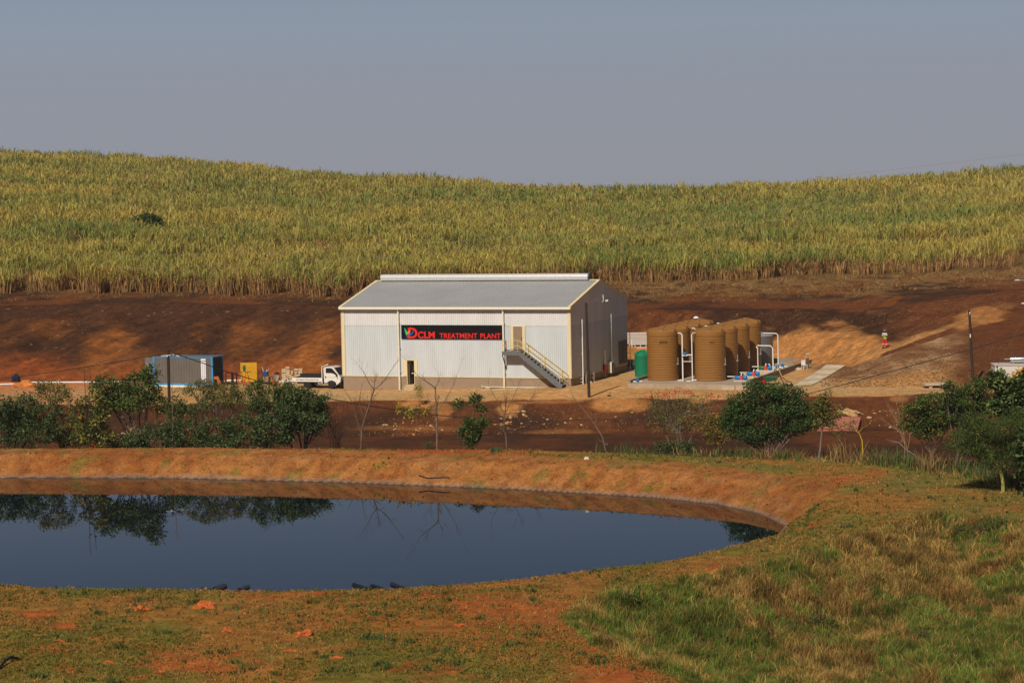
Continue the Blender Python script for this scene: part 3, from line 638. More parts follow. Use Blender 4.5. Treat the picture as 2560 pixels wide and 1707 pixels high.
# lower doorway, open
fr = MB(); fr.box(DX0, -15.97, -.06, -.02, 0, 1.55).box(-15.22, DX1, -.06, -.02, 0, 1.55).box(-15.97, -15.22, -.06, -.02, 1.45, 1.55)
fr.box(-15.99, -15.94, -.055, .25, -.72, 1.45).box(-15.25, -15.20, -.055, .25, -.72, 1.45)
fr.build('door_frame', M_CREAM, bld)
dr = MB().rbox((-15.90, .68, .36), (.04, .78, 2.1)).build('door', M_DOOR, bld); tag(dr, 'brown door standing open inward'); MB().box(-15.87, -15.80, .9, 1.0, .35, .38).build('handle', M_GALV, dr)
MB().box(-15.6, -15.22, .12, .16, .24, .30).build('push_bar', M_PVC, bld)
# upper door
fr = MB(); fr.box(-5.69, -5.44, -.085, -.01, 2.46, 4.66).box(-4.57, -4.30, -.085, -.01, 2.46, 4.66).box(-5.44, -4.57, -.085, -.01, 4.60, 4.66)
fr.build('door_frame', M_CREAM, bld)
dr = MB().box(-5.44, -4.57, -.05, -.01, 2.46, 4.6).build('door', M_DOOR, bld); MB().box(-4.68, -4.62, -.09, -.05, 3.45, 3.6).build('handle', M_BLACK, dr)
# louvre on the gable end
lv = MB(); lv.box(.05, .10, 13.35, 15.75, .15, .27).box(.05, .10, 13.35, 15.75, 2.2, 2.32).box(.05, .10, 13.35, 13.47, .27, 2.2).box(.05, .10, 15.63, 15.75, .27, 2.2).box(.05, .09, 14.5, 14.58, .27, 2.2)
for i in range(11): lv.rbox((.08, 14.55, .36+i*.175), (.09, 2.2, .05), 0, 0, radians(25))
lv.build('louvre', mat('brown louvre', (.23, .17, .13), .6), bld)

# fittings fixed to the gable end, each a thing of its own
def loc(x, y, z=0.0):
    c_, s_ = cos(YAW), sin(YAW); return (BO[0]+c_*x-s_*y, BO[1]+s_*x+c_*y, BO[2]+z)
def wallpipe(y, z0, z1, label, x=.22, r=.055, extra=None):
    t = MB().tube([(0, 0, 0), (0, 0, z1-z0)], r, 8)
    for zz in (.15, (z1-z0)*.5, z1-z0-.2): t.box(-x+.04, .02, -.05, .05, zz, zz+.04)
    if extra: extra(t)
    o = t.build('wall_pipe', M_PVC); o.location = loc(x, y, z0); o.rotation_euler = (0, 0, YAW); tag(o, label, 'pipe', 'white pipes on the gable wall')
wallpipe(2.55, -1.15, 5.1, 'white wall pipe nearest the front corner of the shaded gable wall')
wallpipe(10.73, .7, 5.1, 'tall white wall pipe rising from the large meter box on the gable')
wallpipe(8.74, .5, 1.9, 'short white wall pipe above the red hose reel')
wallpipe(16.3, -1.0, 3.0, 'thin white pipe at the rear corner of the gable beside the louvre', r=.035)
wallpipe(2.3, -1.05, -.05, 'short white stub pipe standing at the foot of the gable near the front', x=.3, r=.05)
wallpipe(5.3, -1.0, .15, 'short white stub pipe behind the tall dark central pole', x=.3, r=.05)
t = MB().tube([(0, 0, 0), (0, 0, .35), (.12, 0, .47), (.3, 0, .42)], .09, 10); o = t.build('elbow_pipe', M_PVC); o.location = loc(.3, 4.1, -1.15); o.rotation_euler = (0, 0, YAW-.7); tag(o, 'fat white elbow pipe at the foot of the gable below the small box', 'pipe')
t = MB().tube([(0, 0, 0), (0, 0, .2), (-.2, -.05, .24)], .06, 8); o = t.build('elbow_pipe', M_PVC); o.location = loc(.35, 1.2, -1.1); o.rotation_euler = (0, 0, YAW); tag(o, 'low white elbow pipe at the front corner foot of the gable', 'pipe')
t = thing('security_light', 'white security lamp on a short bracket high on the gable wall', 'lamp', loc(.06, 8.3, 6.35), YAW)
MB().tube([(0, 0, 0), (.25, 0, .05), (.3, 0, .2)], .03, 8).box(0, .05, -.12, .12, -.15, .15).build('bracket', M_PVC, t); MB().rbox((.5, .35, .12), (.25, .7, .12), radians(15), 0, radians(-10)).build('lamp_head', M_PVC, t); MB().tube([(.28, 0, .15), (.26, -.05, .65)], [.03, .05], 8).build('sensor', M_PVC, t)
t = thing('fire_hose_reel', 'red fire hose reel fixed low on the gable wall', 'hose reel', loc(.06, 8.76, .2), YAW)
q = MB(); q.lathe([(.06, 0), (.36, 0), (.36, .06), (.20, .08), (.20, .16), (.36, .18), (.36, .24), (.06, .24)], 20)
o = q.build('reel', mat('red paint', (.50, .012, .02), .4), t, True); o.rotation_euler = (0, pi/2, 0)
MB().tube([(.2, 0, -.3), (.22, .05, -.8), (.15, 0, -1.3)], .025, 6).build('hose', M_GALV, t); MB().box(0, .05, -.42, -.36, -.35, .35).build('side_bar', M_PVC, t)
t = thing('meter_box', 'large cream and green meter box with bent pipes on the gable', 'electrical box', loc(.06, 10.3, -.35), YAW)
MB().box(0, .42, -.35, .3, 0, 1.0).build('cream_housing', mat('cream box paint', (.70, .60, .42), .5), t); MB().box(0, .36, .34, .85, -.05, .72).build('green_housing', mat('dark green box', (.07, .10, .075), .5), t)
MB().box(.43, .46, -.3, .02, .05, .95).build('dark_door', M_DK, t)
MB().tube([(.2, .6, .72), (.2, .6, 1.25), (.2, .45, 1.5), (.2, .2, 1.62)], .045, 8).build('bent_pipe', M_GUT, t, True); MB().tube([(.12, .7, .72), (.12, .72, 1.3), (.12, .5, 1.62), (.12, .3, 1.72)], .04, 8).build('bent_pipe', M_CREAM, t, True)
MB().tube([(.2, .1, 0), (.2, .1, -.75)], .04, 8).build('stand_leg', M_GALV, t)
t = thing('meter_box', 'small brown and white meter box low on the gable beside the pole', 'electrical box', loc(.06, 3.75, -.75), YAW)
MB().box(0, .35, -.2, .3, 0, .8).build('housing', mat('box tan', (.55, .43, .30), .5), t); MB().box(.355, .38, -.16, .08, .05, .76).build('dark_door', M_DK, t); MB().tube([(.15, 0, .8), (.15, 0, 1.05)], .06, 8).build('vent_stub', M_PVC, t)
t = thing('fan_unit', 'dark green round fan unit at the rear corner of the building', 'fan', loc(.9, 16.4, 0.05), YAW)
o = MB().lathe([(.05, 0), (.42, 0), (.45, .08), (.42, .2), (.05, .2)], 20).build('fan_housing', mat('dark green paint', (.03, .10, .06), .45), t, True); o.rotation_euler = (pi/2, 0, 0); MB().box(-.06, .06, -.12, .0, -1.0, 0).box(-.25, .25, -.25, .1, -1.0, -.94).build('stand', M_STEEL, t)
t = thing('trailer', 'low dark trailer with pale lid and red lamp behind the building corner', 'trailer', (loc(2.6, 14.6)[0], loc(2.6, 14.6)[1], gz(*loc(2.6, 14.6)[:2])), YAW)
MB().box(-1.0, 1.0, -.6, .6, .35, .55).build('body', M_BLACK, t); MB().box(-1.0, 1.0, -.62, .62, .62, .72).build('lid', M_CLT, t); MB().box(-.15, .05, -.64, -.61, .40, .52).build('lamp', mat('red lens', (.7, .05, .02), .3), t)
for xx in (-.6, .6):
    o = MB().lathe([(.05, 0), (.2, 0), (.2, .14), (.05, .14)], 16).build('wheel', M_BLACK, t, True); o.rotation_euler = (pi/2, 0, 0); o.location = (xx, -.5, .2)
MB().box(-1.2, .6, -.7, -.66, .28, .33).build('bumper_bar', M_PVC, t)
# thin pipe low along the front
t = MB().tube([(-8.6, -.12, -.72), (-8.55, -.14, -.86), (-.15, -.14, -.86)], .03, 8); t.v = [tuple(v) for v in t.v]; o = t.build('ground_pipe', M_PVC); o.location = BO; o.rotation_euler = (0, 0, YAW); tag(o, 'thin white pipe running low along the front plinth', 'pipe')
for i, (xx, lb) in enumerate(((-7.9, 'grey block under the left end of the front pipe'), (-5.2, 'grey block under the front pipe beneath the stair landing'))):
    p_ = loc(xx, -.25); o = MB().box(-.25, .25, -.12, .12, 0, .22).build('cement_block', M_CLT); o.location = (p_[0], p_[1], BO[2]-1.12); o.rotation_euler = (0, 0, YAW); tag(o, lb, 'block')
# concrete steps
t = thing('concrete_steps', 'small flight of pale concrete steps below the open doorway', 'steps', loc(-15.6, -.02, -1.9), YAW)
prof = [(0, 0), (0, 1.14), (-.30, 1.14), (-.30, .92), (-.62, .92), (-.62, .70), (-.94, .70), (-.94, .46), (-1.2, .46), (-1.2, 0)]
MB().prism(prof, -.42, .50, 'x').build('treads', mat('pale step concrete', (.56, .40, .22), .9, noise=.1, nscale=3), t)
MB().prism([(0, 0), (0, 1.1), (-1.25, .38), (-1.25, 0)], -.72, -.425, 'x').prism([(0, 0), (0, 1.1), (-1.25, .38), (-1.25, 0)], .505, .62, 'x').build('side_wall', M_PL, t)

# steel staircase
st = thing('steel_staircase', 'grey steel staircase with yellow handrails up to the upper door', 'staircase', BO, YAW)
x_l, x_b, x_e = -6.2, -4.5, -.5; zt, ze = 2.42, -.82
def stringer(y):
    s_ = MB(); prof = [(x_l, zt), (x_b, zt), (x_b+.05, zt), (x_e, ze+.34), (x_e, ze), (x_e-.42, ze), (x_b-.12, zt-.34), (x_l, zt-.34)]
    s_.prism(prof, y, y+.05, 'y'); return s_
stringer(-1.05).build('stringer', M_STEEL, st); stringer(-.14).build('stringer', M_STEEL, st)
MB().box(x_l, x_b, -.995, -.145, zt-.04, zt-.005).box(x_l, x_l+.05, -.995, -.145, zt-.32, zt-.045).build('landing', M_STEEL, st)
NT = 13
for i in range(NT):
    f_ = (i+.7)/NT; xx = x_b+(x_e-x_b)*f_; zz = zt+(ze+.2-zt)*f_
    MB().box(xx-.15, xx+.13, -.99, -.15, zz-.03, zz+.02).build('tread', mat('tread grating', (.20, .20, .195), .55), st)
def zl(x): return zt if x < x_b else zt+(ze+.34-zt)*(x-x_b)/(x_e-x_b)
for y, posts, x0 in ((-1.02, (-6.12, -5.35, -4.7, -4.05, -2.4, -.75), x_l), (-.16, (-4.0, -2.45, -.8), -4.25)):
    for p in posts: MB().tube([(p, y, zl(p)-.12), (p, y, zl(p)+1.0)], .024, 8).box(p-.06, p+.06, y-.03, y+.03, zl(p)-.14, zl(p)-.05).build('rail_post', M_YEL, st)
    for h in (1.0, .52):
        pts = [(x0, y, zl(x0)+h)] + ([(x_b-.1, y, zt+h)] if y < -1 else []) + [(x_e+.05, y, zl(x_e)+h)]
        if h == 1.0: pts += [(x_e+.28, y, zl(x_e)+h-.22), (x_e+.30, y, zl(x_e)+.62), (x_e+.05, y, zl(x_e)+.52)]
        MB().tube(pts, .024, 8).build('handrail', M_YEL, st, True)
for h in (1.0, .52): MB().tube([(x_l+.03, -1.02, zt+h), (x_l+.03, -.12, zt+h)], .024, 8).build('handrail', M_YEL, st)
MB().tube([(x_l+.03, -.12, zt), (x_l+.03, -.12, zt+1)], .024, 8).build('rail_post', M_YEL, st)
for y0, y1 in ((-1.0, -.04),): MB().rbox((x_l+.03, -.53, 1.42), (.07, 1.72, .07), 0, radians(-55)).build('brace', M_BLACK, st)

# name board
sg = thing('sign_board', 'long black name board with red lettering across the front wall', 'sign', BO, YAW)
MB().box(-16.42, -6.39, -.13, -.07, 3.45, 4.72).build('board', mat('black sign panel', (.008, .007, .008), .35), sg)
M_RED = mat('red lettering', (.80, .022, .018), .5); sxx = lambda u_: -16.42+(u_-35)/2225*10.03; szz = lambda v_: 4.72-(v_-105)/310*1.27
def sgtext(s, u0, u1, v0, v1, bold):
    h = (szz(v0)-szz(v1)); size = h/.70
    o = text('letters', s, size, M_RED, sg, (sxx(u0), -.135, szz(v1)), ext=.006, bold=bold, width=sxx(u1)-sxx(u0))
sgtext('D', 185, 392, 170, 395, .035); sgtext('CLM', 400, 775, 255, 395, .025); sgtext('TREATMENT', 880, 1703, 285, 397, .010); sgtext('PLANT', 1768, 2207, 285, 397, .010)
def emb(pts, m, y, nm='emblem'): MB().prism([(sxx(a), szz(b_)) for a, b_ in pts], y-.008, y, 'y').build(nm, m, sg)
emb([(104, 162), (128, 190), (152, 225), (167, 262), (168, 300), (160, 335), (150, 340), (132, 305), (120, 262), (116, 215)], mat('green emblem', (.03, .50, .16), .5), -.138, 'leaf_mark')
emb([(165, 318), (163, 290), (172, 262), (190, 240), (215, 228), (240, 225), (243, 250), (232, 275), (210, 300), (185, 318)], mat('orange emblem', (.85, .18, .02), .5), -.146, 'petal_mark')
emb([(137, 385), (145, 355), (170, 330), (215, 312), (255, 295), (275, 268), (300, 240), (325, 215), (312, 262), (285, 310), (240, 335), (190, 345), (160, 362)], mat('blue emblem', (.015, .12, .50), .5), -.154, 'swoosh_mark')
emb([(172, 370), (184, 372), (180, 405)], mat('gold emblem', (.75, .45, .10), .5), -.148, 'tip_mark'); emb([(236, 170), (244, 132), (252, 170)], M_RED, -.148, 'tip_mark')

# ================================================================ container
M_CG = mat('grey container side', (.145, .130, .112), .6, noise=.08, nscale=1.0); M_BLUE = mat('bright blue container frame', (.04, .30, .60), .45, noise=.06); M_NAVY = mat('dark navy container end', (.035, .045, .075), .6, noise=.1)
ct = thing('shipping_container', 'grey shipping container with bright blue frame on white beams', 'container', (-28.41, 216.0, 1.72), radians(-16.5))
L_, H_, W_ = 6.2, 2.66, 2.5
q = MB(); ribbed(q, -L_+.18, -.18, .14, H_-.09, lambda a, d, z: (a, .05-d, z), .28, .03); ribbed(q, -L_+.18, -.18, .14, H_-.09, lambda a, d, z: (a, W_-.05+d, z), .28, .03)
q.box(-L_+.05, -.05, .06, W_-.06, H_-.07, H_-.03).box(-L_+.05, -.05, .06, W_-.06, .05, .12); q.build('side_panel', M_CG, ct)
q = MB()
for x in (-L_, -.18):
    for y in (0, W_-.16): q.box(x, x+.18, y, y+.16, 0, H_)
q.box(-L_+.18, -.18, 0, .08, H_-.09, H_-.01).box(-L_+.18, -.18, 0, .08, .01, .14).box(-L_+.18, -.18, W_-.08, W_, H_-.09, H_-.01)
q.build('frame', M_BLUE, ct)
q = MB(); ribbed(q, .16, W_-.16, .05, H_-.02, lambda a, d, z: (-.06+d, a, z), .3, .04); q.build('end_wall', M_NAVY, ct); q = MB(); ribbed(q, .16, W_-.16, .05, H_-.02, lambda a, d, z: (-L_+.06-d, a, z), .3, .04); q.build('end_wall', M_NAVY, ct)
q = MB().rbox((-L_-.5, .62, 1.3), (1.15, .06, 2.5), radians(8)); o = q.build('open_door', mat('grey blue door', (.15, .145, .15), .6, noise=.1), ct)
for zz in (.55, 1.05, 1.5, 1.95):
    for xx in (-L_-.78, -L_-.28): MB().rbox((xx, .58+.13*(xx+L_+.5), zz), (.40, .04, .26), radians(8)).build('door_panel', mat('lighter grey panel', (.24, .225, .21), .6), o)
bn = MB().box(-1.2, -.70, -.03, -.012, 2.3, 2.5).box(-1.2, -.70, -.03, -.012, .30, 2.24).build('banner', mat('white banner', (.80, .77, .78), .5), ct)
M_BI = mat('blue ink', (.10, .12, .35), .5)
bx = MB().box(-1.08, -.80, -.036, -.031, .62, .65).box(-1.08, -.80, -.036, -.031, .86, .89).box(-1.08, -1.05, -.036, -.031, .65, .86).box(-.83, -.80, -.036, -.031, .65, .86).box(-1.12, -.78, -.036, -.031, .36, .52); bx.build('banner_mark', M_BI, bn)
# two lines of small lettering running up the banner
for xx, sd_ in ((-1.0, 3), (-.83, 5)):
    rr = random.Random(sd_); w_ = MB(); z_ = .98; w_.box(xx-.045, xx-.03, -.034, -.031, .97, 2.18)
    while z_ < 2.15:
        h_ = rr.uniform(.03, .09); w_.box(xx-.032, xx+.045*rr.uniform(.2, 1), -.036, -.031, z_, z_+h_*.45); z_ += h_+.012
    w_.build('banner_writing', mat('grey blue ink', (.25, .25, .36), .5), bn)
for k_, (y, lb) in enumerate(((-.16, 'front white beam lying under the blue framed container'), (W_-.4, 'rear white beam lying under the blue framed container'))):
    o = MB().box(-L_-.25, -.9, y, y+.26, -.24, -.02).build('timber_beam', M_PVC); o.location = ct.location; o.rotation_euler = ct.rotation_euler; tag(o, lb, 'beam')

# ================================================================ truck
M_WH = mat('white vehicle paint', (.80, .77, .70), .3, noise=.03, spec=.5); M_GL = mat('dark vehicle glass', (.015, .018, .025), .08, spec=.6)
fw = at(829, 970.3, 213.4); TY = radians(-19)
tk = thing('pickup_truck', 'white flatbed pickup truck parked at the left end of the building', 'truck', (fw[0], fw[1], fw[2]), TY)
TW = 1.68
cab = [(-.74, .50), (-.78, 1.85), (-.70, 1.97), (-.25, 2.02), (.12, 1.99), (.26, 1.90), (.80, 1.22), (.90, 1.02), (.93, .55), (.90, .32), (.52, .32), (.44, .52), (.28, .68), (0, .74), (-.28, .68), (-.44, .50)]
MB().prism(cab, 0, TW, 'y').build('cab', M_WH, tk)
for y, nm in ((-.012, 'side_window'), (TW+.004, 'side_window')):
    MB().prism([(-.55, 1.88), (-.05, 1.90), (.12, 1.84), (.66, 1.26), (.46, 1.22), (.30, 1.34), (.02, 1.42), (-.55, 1.42)], y, y+.008, 'y').build(nm, M_GL, tk)
ws = MB(); a0, a1 = Vector((.285, 0, 1.90)), Vector((.79, 0, 1.265)); nn = Vector((.635, 0, .505)).normalized()*.012
ws.add([(a0.x+nn.x, .1, a0.z+nn.z), (a0.x+nn.x, TW-.1, a0.z+nn.z), (a1.x+nn.x, TW-.06, a1.z+nn.z), (a1.x+nn.x, .06, a1.z+nn.z), (a0.x, .1, a0.z), (a0.x, TW-.1, a0.z), (a1.x, TW-.06, a1.z), (a1.x, .06, a1.z)], [(0, 1, 2, 3), (4, 7, 6, 5), (0, 4, 5, 1), (1, 5, 6, 2), (2, 6, 7, 3), (3, 7, 4, 0)])
ws.build('windscreen', M_GL, tk)
MB().box(.86, 1.0, .04, TW-.04, .28, .66).prism([(.53, .30), (.95, .30), (.95, .60), (.90, .60)], -.02, .0, 'y').build('bumper', M_BLACK, tk)
for y in (.05, TW-.35): MB().box(.80, .955, y-.075, y+.30, .80, 1.04).build('headlight', mat('headlight lens', (.75, .78, .80), .1, spec=.8), tk)
MB().box(-.62, -.50, -.02, -.003, .98, 1.12).build('door_handle', M_BLACK, tk)
MB().box(-.60, .60, -.006, -.001, .60, .615).box(-.655, -.645, -.006, -.001, .55, 1.9).build('door_seam', mat('seam grey', (.30, .28, .25), .5), tk)
MB().rbox((.60, -.17, 1.22), (.08, .16, .26)).tube([(.55, 0, 1.12), (.6, -.12, 1.15)], .02, 6).build('side_mirror', M_BLACK, tk)
bd = MB(); x0, x1 = -3.95, -.98; bd.box(x0, x1, -.03, .02, .60, .97).box(x0, x1, TW-.02, TW+.03, .60, .97).box(x0-.04, x0, -.03, TW+.03, .60, .97).box(x0, x1, .021, TW-.021, .56, .62)
bed = bd.build('load_bed', M_WH, tk)
MB().box(x0+.02, x1-.02, .03, TW-.03, .625, .64).box(x0+.01, x1-.01, .022, .03, .64, .985).box(x0+.01, x1-.01, TW-.05, TW-.022, .64, 1.24).box(x1-.03, x1-.01, .03, TW-.03, .64, .98).box(x0+.01, x0+.02, .03, TW-.03, .64, .985).build('bed_liner', mat('dark bed liner', (.022, .022, .024), .7), bed)
MB().box(x1, x1+.07, -.03, .05, .45, 2.0).box(x1, x1+.07, TW-.05, TW+.03, .45, 2.0).box(x1, x1+.07, .05, TW-.05, 1.9, 2.0).tube([(x1+.03, .02, 2.0), (-.6, .02, 2.16), (-.35, .02, 2.2)], .03, 6).rbox((-.35, .02, 2.22), (.1, .1, .1)).build('head_board_frame', M_WH, tk, True)
MB().box(-3.7, .7, .45, TW-.45, .38, .55).box(-1.75, -1.15, .04, .45, .30, .56).build('chassis', M_BLACK, tk)
for y in (0, TW-.16): MB().box(-3.98, -3.80, y, y+.16, .34, .58).build('mud_flap', M_WH, tk)
MB().tube([(-1.35, -.01, .5), (-1.3, -.02, .42), (-1.05, -.02, .42), (-.96, -.01, .5)], .035, 6).build('side_guard', M_WH, tk)
for x in (0, -2.5):
    for y in (-.02, TW-.17):
        o = MB().lathe([(.19, 0), (.335, .01), (.35, .05), (.35, .14), (.335, .18), (.19, .19)], 24).build('wheel', M_BLACK, tk, True); o.rotation_euler = (-pi/2, 0, 0); o.location = (x, y, .35)
        o2 = MB().lathe([(.0, .02), (.08, .015), (.12, .045), (.185, .03), (.195, .0)], 20, cap=False).build('rim', mat('steel rim', (.16, .155, .15), .5, .3), o, True); o2.location = (0, 0, 0.0 if y < 0 else .1)
text('lettering', 'INSTRUMENTATION & ELECTRICAL', .16, mat('grey lettering', (.17, .15, .22), .5), bed, (-3.62, -.034, .72), ext=.002, bold=.006, width=2.35)
q = MB(); rr = random.Random(4); x_ = -.42
while x_ < .42:
    w_ = rr.uniform(.03, .07); q.box(x_, x_+w_*.6, -.005, -.001, 1.02, 1.02+rr.choice((.07, .07, .13))); x_ += w_+.015
q.box(-.40, .40, -.005, -.001, .92, .945); q.build('lettering', mat('pale lilac lettering', (.52, .48, .56), .5), tk)

# ================================================================ poles and cables
M_POLE = mat('dark creosoted pole', (.045, .030, .022), .85, noise=.3, nscale=4, stretch=(3, 3, .3)); M_WIRE = mat('black cable', (.015, .014, .014), .6)
def pole(label, px, pyt, Y, pxb, r0=.13, r1=.10, dz=0):
    top = at(px, pyt, Y); b_ = gp(pxb, Y); b_ = b_-np.array([0, 0, .5])
    o = thing('utility_pole', label, 'pole', b_, 0, 'wooden poles beside the road')
    d_ = top-b_; MB().tube([(0, 0, 0), tuple(d_)], [r0, r1], 14).build('shaft', M_POLE, o, True); return o, d_, top
pl1, d1, top1 = pole('dark wooden pole in front of the blue framed container', 420, 879, 173.5, 427, .125, .11)
M_INS = mat('pale insulator', (.75, .72, .66), .3)
MB().tube([tuple(d1+np.array([-.75, 0, -.05])), tuple(d1+np.array([-.4, 0, .12])), tuple(d1+np.array([0, -.14, .1])), tuple(d1+np.array([.5, 0, -.1]))], .02, 6).build('jumper', M_WIRE, pl1, True)
MB().rbox(tuple(d1+np.array([-.15, -.15, -.28])), (.75, .04, .05), 0, 0, radians(-5)).rbox(tuple(d1+np.array([.42, -.15, -.22])), (.12, .05, .05)).rbox(tuple(d1+np.array([.75, -.1, -.33])), (.28, .05, .06), 0, 0, radians(15)).rbox(tuple(d1+np.array([-.05, -.15, -.33])), (.1, .05, .1)).build('cable_clamp', M_INS, pl1)
MB().tube([tuple(d1+np.array([-.05, -.13, -2.2])), tuple(d1+np.array([.35, 0, -3.3]))], .012, 6).build('earth_wire', M_WIRE, pl1)
pl2, d2, top2 = pole('tallest dark pole standing before the gable end of the building', 1465, 757, 196.6, 1473, .135, .105)
pl3, d3, top3 = pole('dark pole with small fittings before the right hand slope', 2423, 775, 195.0, 2434, .125, .10)
MB().rbox(tuple(d3+np.array([.02, -.12, -.25])), (.08, .08, .16)).build('insulator', M_INS, pl3); MB().rbox(tuple(d3+np.array([.05, -.12, -2.2])), (.09, .08, .32)).build('insulator', M_INS, pl3)
MB().box(d3[0]-.02, d3[0]+.35, d3[1]-.13, d3[1]-.10, d3[2]-.42, d3[2]-.39).build('bracket', M_GALV, pl3)
MB().tube([tuple(d3+np.array([.1, -.05, -.6])), tuple(d3+np.array([.5, 1.5, -1.9])), tuple(d3+np.array([1.05, 3.0, -2.9]))], .018, 6).build('stay_wire', M_WIRE, pl3)
# edge pole, only its cross arms and stay reach into the picture
e4 = at(2590, 700, 190.0); b4 = gp(2596, 190.0); pl4 = thing('utility_pole', 'pole at the right edge whose steel cross arms reach into view', 'pole', b4-np.array([0, 0, .5]), 0, 'wooden poles beside the road')
h4 = e4[2]-b4[2]+.5
MB().tube([(0, 0, 0), (0, 0, h4+1.2)], [.14, .10], 12).build('shaft', M_POLE, pl4, True)
q = MB().rbox((-1.0, 0, h4), (2.0, .08, .08)).tube([(0, 0, h4+.9), (-1.0, 0, h4)], .025, 6); q.build('cross_arm', M_GALV, pl4)
MB().rbox((-.7, 0, h4-1.95), (1.4, .08, .08)).build('cross_arm', M_GALV, pl4); MB().tube([(-1.9, 0, h4+.02), (-1.55, 0, h4+.02)], [.05, .05], 8).build('insulator', M_INS, pl4); MB().tube([(-1.35, 0, h4-1.93), (-1.0, 0, h4-1.93)], .06, 8).build('insulator', M_INS, pl4)
g4 = gp(2462, 193)-b4; MB().tube([(-.05, 0, h4-1.2), (g4[0], g4[1], g4[2]+.5)], .016, 6).build('stay_wire', mat('brown stay wire', (.20, .11, .06), .6), pl4)
def wire(label, pts, r=.022, m=M_WIRE, name='overhead_cable'):
    P = [at(a, b_, Y) for a, b_, Y in pts]; t_ = np.linspace(0, len(P)-1, len(P)*6)
    P = np.array(P); Q = np.stack([np.interp(t_, np.arange(len(P)), P[:, i]) for i in range(3)], 1)
    for _ in range(3): Q[1:-1] = (Q[:-2]+2*Q[1:-1]+Q[2:])/4
    o = MB().tube([tuple(q_) for q_ in Q], r, 6).build(name, m, None, True); tag(o, label, 'cable')
wire('thick black overhead cable rising from the left edge to the first pole', [(-120, 958, 170), (0, 947, 170.5), (120, 932, 171), (230, 915, 172), (330, 898, 172.8), (402, 884, 173.4)], .03)
wire('long sagging black cable from the first pole across to the right edge', [(436, 884, 173.6), (500, 905, 174.5), (560, 927, 175.4), (640, 951, 176.5), (740, 978, 178), (860, 1004, 179.6), (980, 1023, 181), (1100, 1039, 182.2), (1240, 1048, 183), (1400, 1051, 183), (1560, 1047, 182), (1720, 1036, 181), (1860, 1019, 180), (2000, 990, 179), (2150, 950, 178), (2300, 908, 177), (2430, 872, 176), (2560, 834, 175), (2700, 792, 174)], .036)
M_THW = mat('thin bright conductor', (.35, .26, .20), .5)
wire('thin bare power line crossing the sky at the upper right', [(1960, 456, 300), (2200, 428, 290), (2400, 405, 282), (2620, 378, 274)], .02, M_THW, 'power_line')
wire('upper thin power line strung before the cane field', [(300, 640, 110), (800, 628, 111), (1100, 607, 112), (1500, 573, 113), (1900, 527, 114), (2300, 478, 115), (2650, 435, 116)], .006, M_THW, 'power_line')
wire('lower thin power line strung before the cane field', [(300, 672, 110), (800, 652, 111), (1100, 632, 112), (1500, 600, 113), (1900, 556, 114), (2300, 506, 115), (2650, 460, 116)], .006, M_THW, 'power_line')

# ================================================================ tank yard
PY = YAW; PO = np.array([10.25, 203.2, 1.72]); PZ = .48     # slab top above the yard floor
yd = np.array([[cos(PY), -sin(PY)], [sin(PY), cos(PY)]])
def yp(a, b_, z=0.0):
    q_ = PO[:2]+yd@np.array([a, b_]); return (q_[0], q_[1], PO[2]+z)
slab = thing('concrete_slab', 'concrete slab with low walls that carries the brown tanks', 'slab', tuple(PO), PY)
q = MB().box(0, 11.2, 0, 24.5, -1.2, PZ).build('floor', M_CONC, slab)
MB().box(0, .2, .2, 24.3, PZ, PZ+.28).box(11.0, 11.2, .2, 24.3, PZ, PZ+.42).box(0, 11.2, 24.3, 24.5, PZ, PZ+.40).build('low_wall', mat('grey brown wall', (.27, .215, .165), .9, noise=.1, nscale=2), slab)
M_TANK = mat('brown plastic tank', (.30, .140, .034), .42, noise=.05, nscale=.8, spec=.4); M_GRN = mat('green plastic tank', (.012, .20, .10), .4, spec=.45)
def ribprof(R, H, n, sh=.45, z0=.02):
    p = [(R*.985, z0), (R, z0+.05)]; dz = (H-sh-.1)/n
    for i in range(n):
        z = .1+i*dz; p += [(R, z), (R, z+dz*.80), (R*.972, z+dz*.87), (R*.972, z+dz*.93), (R, z+dz)]
    return p
def make_tank(label, R, H, m, n, group, lid=True):
    t = thing('water_tank', label, 'tank', (0, 0, 0), 0, group)
    p = ribprof(R, H, n)+[(R, H-.36), (R*1.015, H-.34), (R*1.015, H-.05), (R*.96, H+.0), (R*.62, H+.20), (R*.30, H+.30), (.01, H+.33)]
    MB().lathe(p, 48, cap=False).build('shell', m, t, True)
    hm = MB()
    for k in range(6):
        a = k*pi/3+.35; c_, s_ = cos(a), sin(a)
        def Pq(r, w_, z): return (c_*r-s_*w_, s_*r+c_*w_, z)
        hm.add([Pq(R*.28, -.10*R, H+.29), Pq(R*.28, .10*R, H+.29), Pq(R*1.0, .16*R, H-.03), Pq(R*1.0, -.16*R, H-.03), Pq(R*.28, -.08*R, H+.38), Pq(R*.28, .08*R, H+.38), Pq(R*.98, .13*R, H+.17), Pq(R*.98, -.13*R, H+.17)], [(0, 3, 2, 1), (4, 5, 6, 7), (0, 1, 5, 4), (1, 2, 6, 5), (2, 3, 7, 6), (3, 0, 4, 7)])
    hm.build('roof_ribs', m, t)
    if lid: o = MB().lathe([(.0, .0), (R*.24, 0), (R*.24, .07), (R*.2, .12), (.0, .13)], 20, cap=False).build('lid', m, t, True); o.location = (0, 0, H+.32)
    q_ = MB(); q_.rbox((R*.93, -.38*R, H*.40), (.10, .12, .5), -.38); q_.rbox((R*.90, -.5*R, H*.33), (.22, .14, .12), -.5); q_.build('outlet_fitting', mat('grey fitting', (.30, .27, .25), .5), t)
    return t
base = make_tank('x', 1.42, 4.42, M_TANK, 17, 'brown ribbed water tanks')
T1 = np.array([13.62, 206.3]); T2 = np.array([17.75, 204.75]); vv = yd@np.array([0, 1.0])
